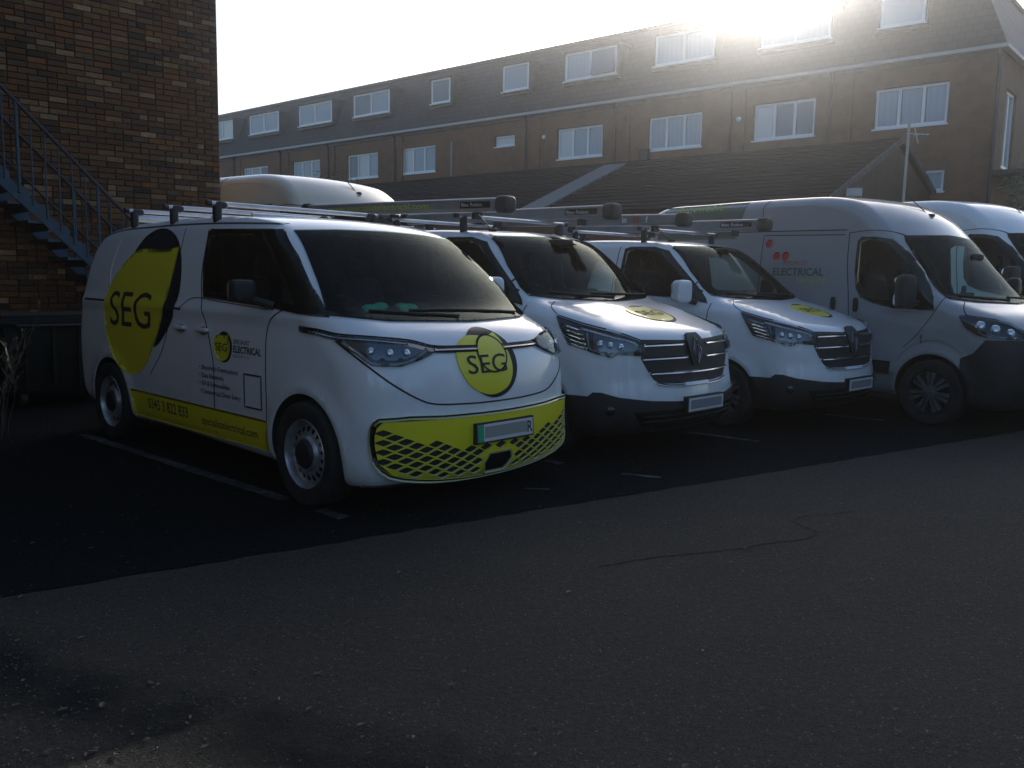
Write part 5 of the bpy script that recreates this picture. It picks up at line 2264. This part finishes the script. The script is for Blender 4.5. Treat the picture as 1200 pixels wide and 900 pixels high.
def tube_carrier(v, x, y0, y1, z0, z1, text=None, icons=False, name='pipe_carrier'):
    a = Vector((x, y0, z0))
    b_ = Vector((x, y1, z1))
    d = (b_ - a).normalized()
    Q = d.to_track_quat('Y', 'Z').to_matrix().to_4x4()
    ln = (b_ - a).length
    T = Matrix.Translation(a) @ Q
    q = MB()
    # ribbed rounded-square extrusion
    prof = []
    for i in range(28):
        t = 2 * math.pi * i / 28
        cx_, cz_ = math.cos(t), math.sin(t)
        r_ = .066 / (abs(cx_) ** 5 + abs(cz_) ** 5) ** .2
        if i % 7 == 3:
            r_ *= .97
        prof.append((cx_ * r_, cz_ * r_))
    vs = []
    for yy in (0, ln):
        vs += [T @ Vector((p[0], yy, p[1])) for p in prof]
    n = len(prof)
    q.add(vs, [(i, (i + 1) % n, n + (i + 1) % n, n + i) for i in range(n)] + [tuple(range(n))[::-1], tuple(range(n, 2 * n))])
    t_ = q.build(name, M['tube'], v)
    for yy, s_ in ((-.035, 1), (ln + .035, -1)):
        q = MB()
        q.blob((0, 0, 0), (.175, .16, .165), .55, n=12)
        o_ = q.build('end_cap', M['plastic'], t_, smooth=True)
        o_.matrix_local = T @ Matrix.Translation((0, yy, 0))
    for yy in (.35, ln * .5, ln - .4):
        q = MB()
        q.box((-.05, yy - .02, -.13), (.05, yy + .02, -.07), T)
        q.build('clamp', M['plastic'], t_)
    if text:
        vv, ff = text2d(text)
        h = .062
        kx = 1.80 / (vv[:, 0].max() * h)
        q = MB()
        # printed on the face that looks out to -x; reads from rear to front
        q.add([T @ Vector((-.0685, 2.80 - aa * h * kx, -.026 + bb * h)) for aa, bb in vv], ff)
        q.build('carrier_lettering', M['lime'], t_, fixn=False)
    q = MB()
    q.box((-.0695, .10, -.030), (-.0655, .52, .032), T)
    lb = q.build('maker_label', M['gloss'], t_)
    vv, ff = text2d('Rhino  Products')
    q = MB()
    q.add([T @ Vector((-.071, .50 - aa * .034 * .92, -.014 + bb * .034)) for aa, bb in vv], ff)
    q.build('label_lettering', M['paper'], t_, fixn=False)
    if icons:
        for k, (s_, m_) in enumerate((('in', 'paper'), ('O', 'red'), ('f', 'paper'))):
            vv, ff = text2d(s_, .03)
            q = MB()
            q.add([T @ Vector((-.071, 0.78 - k * .17 - aa * .07, -.03 + bb * .07)) for aa, bb in vv], ff)
            q.build('carrier_icon', M[m_], t_, fixn=False)
    return t_


def build_trafic():
    S = TRAFIC
    v = empty('panel_van')
    scr = [(-.78, 1.385), (-.55, 1.355), (0, 1.342), (.55, 1.355), (.78, 1.385), (.77, 1.47), (.66, 1.80), (.62, 1.825), (0, 1.85), (-.62, 1.825), (-.66, 1.80), (-.77, 1.47)]
    w1 = [(1.40, 1.36), (2.30, 1.385), (2.36, 1.43), (2.37, 1.80), (2.30, 1.825), (2.05, 1.82), (1.90, 1.79), (1.62, 1.58), (1.42, 1.42)]
    make_body('body', S, v, M['white'], [w1], scr, (.75, 2.55, .80), .385, 2.0)
    fo = [(-.845, 1.345), (-.60, 1.318), (0, 1.302), (.60, 1.318), (.845, 1.345), (.845, 1.42), (.80, 1.60), (.70, 1.85), (.64, 1.875), (0, 1.895), (-.64, 1.875), (-.70, 1.85), (-.80, 1.60), (-.845, 1.42)]
    patch('windscreen_surround', S, 'F', fo, .0075, M['gloss'], v, holes=[scr])
    patch('windscreen', S, 'F', fo, .0115, M['screen'], v, res=.045, skirt=0)
    so_ = [(1.20, 1.265), (1.40, 1.295), (1.9, 1.32), (2.38, 1.34), (2.42, 1.55), (2.42, 1.845), (2.35, 1.865), (2.02, 1.860), (1.83, 1.815), (1.55, 1.585), (1.36, 1.43), (1.23, 1.31)]
    for md in 'LR':
        patch('window_surround', S, md, so_, .0075, M['gloss'], v, holes=[w1])
        patch('side_window', S, md, so_, .0115, M['sideglass'], v, skirt=0)
        ribbon('door_seam', S, md, [(2.50, 1.87), (2.50, 1.2), (2.48, .40)], .009, .0022, M['seam'], v)
        ribbon('door_seam', S, md, [(1.16, 1.27), (1.20, 1.05), (1.42, .80), (1.45, .40)], .009, .0022, M['seam'], v)
        ribbon('wing_seam', S, md, [(1.38, 1.50), (1.40, 1.46), (1.37, 1.42), (1.30, 1.385)], .009, .012, M['seam'], v)
        ribbon('door_seam', S, md, [(3.62, 1.87), (3.62, 1.2), (3.60, .55)], .009, .0022, M['seam'], v)
        ribbon('slider_rail', S, md, [(3.62, 1.15), (4.8, 1.15)], .02, .0022, M['seam'], v)
        patch('side_moulding', S, md, [(1.45, .52), (3.52, .52), (3.52, .66), (1.45, .66)], .016, M['plastic'], v)
        P = S.proj(np.array([[2.30, 1.12]]), md)[0]
        sx = -1 if md == 'L' else 1
        q = MB()
        q.blob((P[0] + sx * .016, 2.30, 1.12), (.034, .19, .036), .5, n=12)
        q.build('door_handle', M['white'], v, smooth=True)
    # side emblem on the load panel
    logo(S, 'L', 4.80, .72, .90, v, flipu=True)
    logo(S, 'R', 3.70, .72, .90, v)
    # lamps
    for sg in (-1, 1):
        f2 = (lambda p: p) if sg < 0 else mirror2
        hl = patch('headlight', S, 'C', f2(TRA_LAMP), .004, M['gloss'], v, res=.04)
        patch('reflector', S, 'C', f2([(-1.00, 1.062), (-.86, 1.030), (-.70, .99), (-.66, .955), (-.70, .93), (-.80, .935), (-.86, .905), (-.95, .925), (-.995, .95)]), .0095, M['lampdark'], hl, res=.04, skirt=.002)
        for k in range(5):
            f_ = k / 4
            a0 = (-1.268 + .075 * f_, 1.122 - .135 * f_)
            a1 = (-1.100 + .065 * f_, 1.080 - .135 * f_)
            ribbon('lamp_fin', S, 'C', f2([a0, a1]), .013, .010, M['lampsilver'], hl, smooth=False)
        ribbon('running_light', S, 'C', f2([(-1.11, 1.098), (-.98, 1.070), (-.86, 1.040), (-.70, 1.000), (-.662, .975)]), .017, .010, M['lampwhite'], hl)
        ribbon('running_light', S, 'C', f2([(-1.055, 1.070), (-1.035, 1.0), (-1.015, .945), (-.95, .925), (-.875, .902)]), .014, .010, M['lampwhite'], hl)
        for (a_, z_) in ((-.945, .985), (-.875, .975), (-.80, .965)):
            ball(hl, S, 'C', sg * abs(a_), z_, .030, M['lampsilver'], 'projector', .008, .7)
        patch('lens', S, 'C', f2(TRA_LAMP), .026, M['lens'], hl, res=.04, skirt=.018)
    # grille
    half = [(0, .655), (-.30, .658), (-.468, .668), (-.52, .70), (-.567, .758), (-.637, .872), (-.632, .94), (-.645, 1.022), (-.174, 1.008)]
    out = half + mirror2(half[1:])[::-1]
    gr = patch('grille', S, 'C', out, .005, M['plastic'], v, res=.045)
    for z_, e0, e1, cut_ in ((.972, .615, .592, .165), (.868, .628, .60, .13), (.752, .565, .545, 0)):
        if cut_:
            for sg in (-1, 1):
                ribbon('grille_bar', S, 'C', [(sg * e0, z_), (sg * .35, z_ + .002), (sg * cut_, z_ + .002)], .020, .022, M['chrome'], gr)
        else:
            ribbon('grille_bar', S, 'C', [(-e0, z_), (0, z_ - .004), (e0, z_)], .020, .022, M['chrome'], gr)
    ribbon('grille_lip', S, 'C', [(-.50, .672), (-.40, .648), (0, .638), (.40, .648), (.50, .672)], .018, .016, M['white'], v)
    patch('radar_cover', S, 'C', [(-.20, .632), (.15, .632), (.14, .660), (-.19, .660)], .026, M['lampwhite'], gr, res=.05)
    # badge: dark shield with a double diamond outline
    bd = patch('badge', S, 'C', [(-.125, 1.000), (-.085, 1.05), (.085, 1.05), (.125, 1.000), (.105, .90), (.06, .80), (-.06, .80), (-.105, .90)], .024, M['plastic'], v, res=.05)
    ribbon('diamond_outline', S, 'C', [(0, 1.022), (.062, .918), (0, .812), (-.062, .918)], .013, .031, M['chrome'], bd, closed=True, smooth=False)
    ribbon('diamond_outline', S, 'C', [(0, .985), (.030, .918), (0, .850), (-.030, .918)], .010, .031, M['chrome'], bd, closed=True, smooth=False)
    # bonnet shut line
    for sg in (-1, 1):
        ribbon('bonnet_seam', S, 'T', [(sg * .70, 1.03), (sg * .85, .93), (sg * .895, .82)], .007, .0022, M['seam'], v)
    # grey lower bumper
    half = [(0, .235), (-.6, .235), (-1.0, .24), (-1.22, .25), (-1.214, .562), (-1.02, .566), (-.984, .602), (-.923, .603), (-.804, .570), (-.543, .532), (-.289, .514), (0, .505)]
    out = half + mirror2(half[1:-1])[::-1]
    patch('lower_bumper', S, 'C', out, .012, M['plastic'], v, res=.08)
    patch('air_intake', S, 'C', [(-.62, .33), (.62, .33), (.70, .45), (-.70, .45)], .016, M['gloss'], v, res=.08)
    for k in range(2):
        ribbon('intake_bar', S, 'C', [(-.62, .37 + k * .04), (.62, .37 + k * .04)], .008, .022, M['plastic'], v)
    for sg in (-1, 1):
        ball(v, S, 'C', sg * .86, .46, .040, M['gloss'], 'fog_lamp', .012, .25)
    plate(v, (.06, -.045, .478), .52, .112, 0, 'std')
    logo(S, 'T', -.25, .34, .40, v, off=.003)
    liner(v, S, .385)
    for (ya, za) in S.arches:
        wheel(v, -.955, ya, .34, .34, -1, 'cover')
        wheel(v, .955, ya, .34, .34, 1, 'cover')
    cab(v, .95, 1.30, 2.02, .98, .80, .42)
    mir(v, -1, (-1.10, 1.40, 1.385), (.20, .13, .24), M['white'], (-.95, 1.33, 1.27))
    mir(v, 1, (.99, 1.62, 1.42), (.10, .16, .22), M['plastic'], (.93, 1.36, 1.30))
    wiper(v, S, [(.72, 1.35), (.45, 1.345), (.10, 1.355), (-.22, 1.36)], .02)
    wiper(v, S, [(.02, 1.325), (-.35, 1.34), (-.66, 1.365)], .02)
    q = MB()
    q.blob((.0, 1.74, 1.80), (.24, .06, .07), .5, n=10)
    q.blob((.0, 1.62, 1.845), (.20, .22, .05), .5, n=10)
    q.build('rear_view_mirror', M['interior'], v, smooth=True)
    for y_ in (2.25, 3.30, 4.40):
        q = MB()
        q.bar((-.76, y_, 2.07), (.76, y_, 2.07), .018, 12)
        rb = q.build('roof_bar', M['alu'], v, smooth=True)
        for sg in (-1, 1):
            q = MB()
            q.blob((sg * .68, y_, 1.99), (.07, .055, .17), .5, n=10)
            q.bar((sg * .75, y_, 2.07), (sg * .79, y_, 2.07), .023, 12)
            q.build('foot', M['plastic'], rb, smooth=True)
    q = MB()
    q.bar((-.60, 1.93, 1.93), (-.60, 2.16, 2.11), .006, 6)
    q.blob((-.60, 1.925, 1.935), (.05, .10, .03), .6, n=8)
    q.build('roof_aerial', M['plastic'], v, smooth=True)
    tube_carrier(v, -.58, 1.82, 5.10, 2.165, 2.245, 'www.specialistelectrical.com', icons=True)
    tube_carrier(v, .58, 1.50, 4.70, 2.165, 2.19)
    return v


def build_boxer(pm, livery=True):
    S = BOXER
    v = empty('high_roof_van')
    scr = [(-.80, 1.40), (-.55, 1.365), (0, 1.35), (.55, 1.365), (.80, 1.40), (.80, 1.52), (.72, 1.94), (.68, 1.97), (0, 2.0), (-.68, 1.97), (-.72, 1.94), (-.80, 1.52)]
    w1 = [(1.20, 1.285), (1.70, 1.315), (1.82, 1.36), (1.875, 1.50), (1.895, 1.93), (1.84, 1.965), (1.68, 1.955), (1.58, 1.92), (1.32, 1.66), (1.16, 1.42)]
    make_body('body', S, v, pm, [w1], scr, (.75, 2.15, .80), .395, 1.9)
    fo = [(-.86, 1.335), (-.60, 1.305), (0, 1.290), (.60, 1.305), (.86, 1.335), (.87, 1.46), (.78, 1.95), (.74, 2.01), (0, 2.04), (-.74, 2.01), (-.78, 1.95), (-.87, 1.46)]
    patch('windscreen_surround', S, 'F', fo, .0075, M['gloss'], v, holes=[scr])
    patch('windscreen', S, 'F', fo, .0115, M['screen'], v, res=.045, skirt=0)
    so_ = [(.97, 1.21), (1.42, 1.21), (1.67, 1.262), (1.83, 1.32), (1.90, 1.42), (1.935, 1.62), (1.945, 1.96), (1.90, 2.005), (1.70, 1.995), (1.56, 1.965), (1.40, 1.83), (1.20, 1.61), (1.02, 1.36)]
    for md in 'LR':
        patch('window_surround', S, md, so_, .0075, M['gloss'], v, holes=[w1])
        patch('side_window', S, md, so_, .0115, M['sideglass'], v, skirt=0)
        ribbon('door_seam', S, md, [(2.06, 2.05), (2.04, 1.7), (1.985, 1.33), (1.955, 1.05), (1.90, .50)], .010, .0022, M['seam'], v)
        ribbon('door_seam', S, md, [(2.06, 2.05), (1.75, 2.07), (1.55, 2.03), (1.30, 1.80), (1.05, 1.48), (.93, 1.33), (1.10, 1.0), (1.28, .80)], .008, .0022, M['seam'], v)
        ribbon('slider_seam', S, md, [(2.12, 2.03), (3.26, 2.05), (3.26, .60)], .010, .0022, M['seam'], v, smooth=False)
        ribbon('body_rail', S, md, [(2.1, 2.085), (3.3, 2.10), (5.2, 2.115)], .012, .0022, M['seam'], v)
        ribbon('panel_seam', S, md, [(3.28, 2.10), (3.34, 2.42), (3.29, 2.485)], .009, .0022, M['seam'], v)
        ribbon('roof_pressing', S, md, [(3.2, 2.40), (2.5, 2.37), (2.2, 2.30)], .016, .004, pm, v)
        ribbon('arch_lip', S, md, [(.95 + .47 * math.cos(t), .40 + .52 * math.sin(t)) for t in np.linspace(.5, 2.85, 18)], .030, .010, pm, v, smooth=False)
        ribbon('wing_seam', S, md, [(1.08, .95), (1.09, .90), (1.08, .86)], .008, .011, M['seam'], v)
        patch('side_moulding', S, md, [(1.42, .50), (1.88, .50), (1.88, .64), (1.42, .64)], .014, M['plastic'], v)
        patch('side_moulding', S, md, [(2.0, .50), (3.9, .50), (3.9, .64), (2.0, .64)], .014, M['plastic'], v)
        P = S.proj(np.array([[2.16, 1.24]]), md)[0]
        sx = -1 if md == 'L' else 1
        for yh in (2.17, 1.88):
            q = MB()
            q.blob((P[0] + sx * .012, yh, 1.24), (.03, .06, .16), .5, n=10)
            q.build('door_handle', M['plastic'], v, smooth=True)
    if livery:
        pn = patch('livery_panel', S, 'L', [(5.15, 2.02), (3.70, 2.02), (3.62, 2.49), (5.10, 2.49)], .0015, M['greenvinyl'], v, skirt=.002, res=.08)
        letters('lettering', S, 'L', 'Renewable', 4.86, 2.405, .085, M['lime'], pn, .004, width=.86, flipu=True, shear=.15)
        letters('lettering', S, 'L', 'ELECTRICAL ENERGY', 4.86, 2.135, .045, M['lime'], pn, .004, width=.92, flipu=True)
        for (y_, z_) in ((3.16, 1.945), (3.03, 1.79), (2.90, 1.79)):
            patch('red_spot', S, 'L', [(y_ + .056 * math.cos(t), z_ + .056 * math.sin(t)) for t in np.linspace(0, 6.28, 18, endpoint=False)], .002, M['red'], v, res=.04, skirt=.002)
        letters('lettering', S, 'L', 'SPECIALIST', 2.93, 1.690, .045, M['red'], v, .003, width=.36, flipu=True)
        letters('lettering', S, 'L', 'ELECTRICAL', 3.06, 1.560, .088, mat('green_lettering', (.06, .13, .09), .4), v, .003, width=.72, flipu=True, bold=.02)
        letters('lettering', S, 'L', 'GROUP LTD', 2.70, 1.475, .050, M['lime'], v, .003, width=.40, flipu=True)
        letters('lettering', S, 'T', 'e', -.1, 1.9, .05, M['red'], v, .003)
    for sg in (-1, 1):
        f2 = (lambda p: p) if sg < 0 else mirror2
        lamp = [(-1.300, 1.160), (-1.227, 1.166), (-.989, 1.132), (-.846, 1.092), (-.75, 1.03), (-.66, .960), (-.80, .950), (-1.018, .952), (-1.125, .985), (-1.218, 1.048)]
        hl = patch('headlight', S, 'C', f2(lamp), .004, M['gloss'], v, res=.04)
        for (a_, z_, r_) in ((-1.10, 1.075, .05), (-.98, 1.045, .048), (-.86, 1.015, .042)):
            ball(hl, S, 'C', sg * abs(a_), z_, r_, M['lampsilver'], 'projector', .008, .5)
        ribbon('running_light', S, 'C', f2([(-1.16, 1.10), (-1.08, .995), (-.95, .972), (-.80, .968)]), .014, .010, M['lampwhite'], hl)
        patch('lens', S, 'C', f2(lamp), .026, M['lens'], hl, res=.04, skirt=.018)
        ribbon('bonnet_seam', S, 'T', [(sg * .76, .79), (sg * .93, .70), (sg * .96, .64)], .009, .0022, M['seam'], v)
    half = [(0, .235), (-.6, .235), (-1.15, .25), (-1.24, .38), (-1.242, .735), (-1.134, .80), (-1.05, .938), (-.66, .945), (-.50, .98), (0, .99)]
    out = half + mirror2(half[1:-1])[::-1]
    patch('front_bumper', S, 'C', out, .014, M['plastic'], v, res=.08)
    for k in range(4):
        ribbon('grille_bar', S, 'C', [(-.45, .62 + k * .07), (.45, .62 + k * .07)], .020, .024, M['gloss'], v)
    plate(v, (.0, -.045, .50), .52, .112, 0, 'std')
    liner(v, S, .395)
    for (ya, za) in S.arches:
        wheel(v, -1.005, ya, .35, .35, -1, 'trim')
        wheel(v, 1.005, ya, .35, .35, 1, 'trim')
    cab(v, .86, 1.29, 1.75, .98, .84, .40)
    for sg in (-1, 1):
        m_ = mir(v, sg, (sg * 1.19, 1.20, 1.40), (.20, .14, .36), M['plastic'], (sg * .98, 1.14, 1.28))
    q = MB()
    q.blob((.2, 1.18, 1.80), (.24, .06, .07), .5, n=10)
    q.build('rear_view_mirror', M['interior'], v, smooth=True)
    q = MB()
    q.bar((.10, 1.72, 2.28), (.06, 1.98, 2.52), .006, 6)
    q.blob((.10, 1.715, 2.285), (.05, .12, .04), .6, n=8)
    q.build('roof_aerial', M['plastic'], v, smooth=True)
    wiper(v, S, [(.70, 1.345), (.40, 1.335), (.02, 1.345)], .02)
    wiper(v, S, [(-.05, 1.315), (-.40, 1.33), (-.72, 1.36)], .02)
    return v


def pose(v, x, y, deg):
    v.location = (x, y, 0)
    v.rotation_euler = (0, 0, R(deg))


G_ROW = 'vans parked nose out in a row'
v1 = build_buzz()
pose(v1, -.08, 5.608, 46.65)
tag(v1, 'white electric van with yellow honeycomb bumper, yellow sill stripe and large round emblem', 'van', G_ROW)
v2 = build_trafic()
pose(v2, 1.58, 7.20, 44.9)
tag(v2, 'white chrome-grilled van parked right beside the yellow bumpered van', 'van', G_ROW)
v3 = copy_tree(v2)
pose(v3, 3.52, 8.76, 43.8)
tag(v3, 'white chrome-grilled van parked next to the tall greyish van', 'van', G_ROW)
for vv_, drop in ((v2, ('carrier_icon',)), (v3, ('maker_label', 'label_lettering', 'carrier_lettering'))):
    tubes = [c for c in vv_.children if c.name.startswith('pipe_carrier') and any(k.name.startswith('carrier_icon') for k in c.children)]
    for tb in tubes:
        for ch in list(tb.children):
            if ch.name.startswith(drop):
                bpy.data.objects.remove(ch)
v4 = build_boxer(M['silver'])
pose(v4, 5.88, 8.95, 35.5)
v4.scale = (1.015, 1.015, 1.015)
tag(v4, 'tall greyish white van with dark front bumper, black mirror and red and green lettering', 'van', G_ROW)
v5 = copy_tree(v4)
pose(v5, 8.95, 11.95, 34)
v5.scale = (1.13, 1.13, 1.13)
tag(v5, 'white high-roofed van mostly hidden at the right edge', 'van', G_ROW)
for ch in list(v5.children):
    if ch.name.startswith(('livery_panel', 'lettering', 'red_spot')):
        for c2 in list(ch.children):
            bpy.data.objects.remove(c2)
        bpy.data.objects.remove(ch)
v6 = copy_tree(v5)
pose(v6, -.95, 12.2, 50)
v6.scale = (1.2, 1.2, 1.2)
tag(v6, 'cream high-roofed van standing beyond the brick building corner', 'van')
for vv_, pm_ in ((v5, M['white']), (v6, M['cream'])):
    for ch in list(vv_.children):
        if ch.type == 'MESH' and any(m_ == M['silver'] for m_ in ch.data.materials):
            for i_, sl_ in enumerate(ch.material_slots):
                if sl_.material == M['silver']:
                    sl_.link = 'OBJECT'
                    sl_.material = pm_
bpy.context.view_layer.update()


# small things lying on the dashboards
def onvan(v, p):
    return v.matrix_world @ Vector(p)


def paper(v, p, w_, h_, tilt, m, label, cat='paper'):
    q = MB()
    n = 6
    vs = []
    for i in range(n + 1):
        for j in range(n + 1):
            a, b_ = (i / n - .5) * w_, (j / n - .5) * h_
            vs.append((a, b_ * math.cos(tilt), b_ * math.sin(tilt) + .006 * math.sin(a * 18)))
    q.add(vs, [(i * (n + 1) + j, (i + 1) * (n + 1) + j, (i + 1) * (n + 1) + j + 1, i * (n + 1) + j + 1) for i in range(n) for j in range(n)])
    o_ = q.build('paper_sheet' if cat == 'paper' else 'folder', m, None, smooth=True)
    o_.location = onvan(v, p)
    o_.rotation_euler = (0, 0, v.rotation_euler[2] + .2)
    tag(o_, label, cat)


paper(v2, (-.22, 1.20, 1.325), .20, .14, .35, M['paper'], 'white paper pass on the dashboard of the van beside the yellow bumpered one')
paper(v3, (-.55, 1.26, 1.33), .18, .12, .35, M['paper'], 'white paper pass on the dashboard of the van beside the tall grey one')
paper(v4, (.05, 1.00, 1.315), .22, .14, .3, mat('blue_paper', (.12, .35, .6), .6), 'pale blue leaflet on the dashboard of the tall grey van', 'leaflet')
gl_ = MB()
for k, (x_, y_, z_) in enumerate(((-.46, .78, 1.265), (-.36, .80, 1.275), (-.18, .80, 1.27), (-.09, .82, 1.265))):
    gl_.blob((x_, y_, z_), (.14, .10, .085), .8, T=Matrix.Rotation(.5 * k, 4, 'Z'), n=8)
o = gl_.build('work_gloves', M['hivis'], None, smooth=True)
o.matrix_world = v1.matrix_world.copy()
tag(o, 'bright green work gloves lying on the dashboard of the yellow bumpered van', 'gloves')


# ------------------------------------------------------------------ thin scattering volume added to imitate glare around the sun
q = MB()
q.box((-640, -640, -1), (640, 940, 11.4))
me = bpy.data.meshes.new('glare_haze')
me.from_pydata(q.v, [], q.f)
hz = link('glare_haze', me, None, [])
m = bpy.data.materials.new('glare_haze')
m.use_nodes = True
m.node_tree.nodes.clear()
vp = m.node_tree.nodes.new('ShaderNodeVolumePrincipled')
vp.inputs['Density'].default_value = .0024
vp.inputs['Anisotropy'].default_value = .92
vp.inputs['Color'].default_value = (.96, .96, .96, 1)
oo = m.node_tree.nodes.new('ShaderNodeOutputMaterial')
m.node_tree.links.new(vp.outputs[0], oo.inputs['Volume'])
me.materials.append(m)
hz['kind'] = 'stuff'
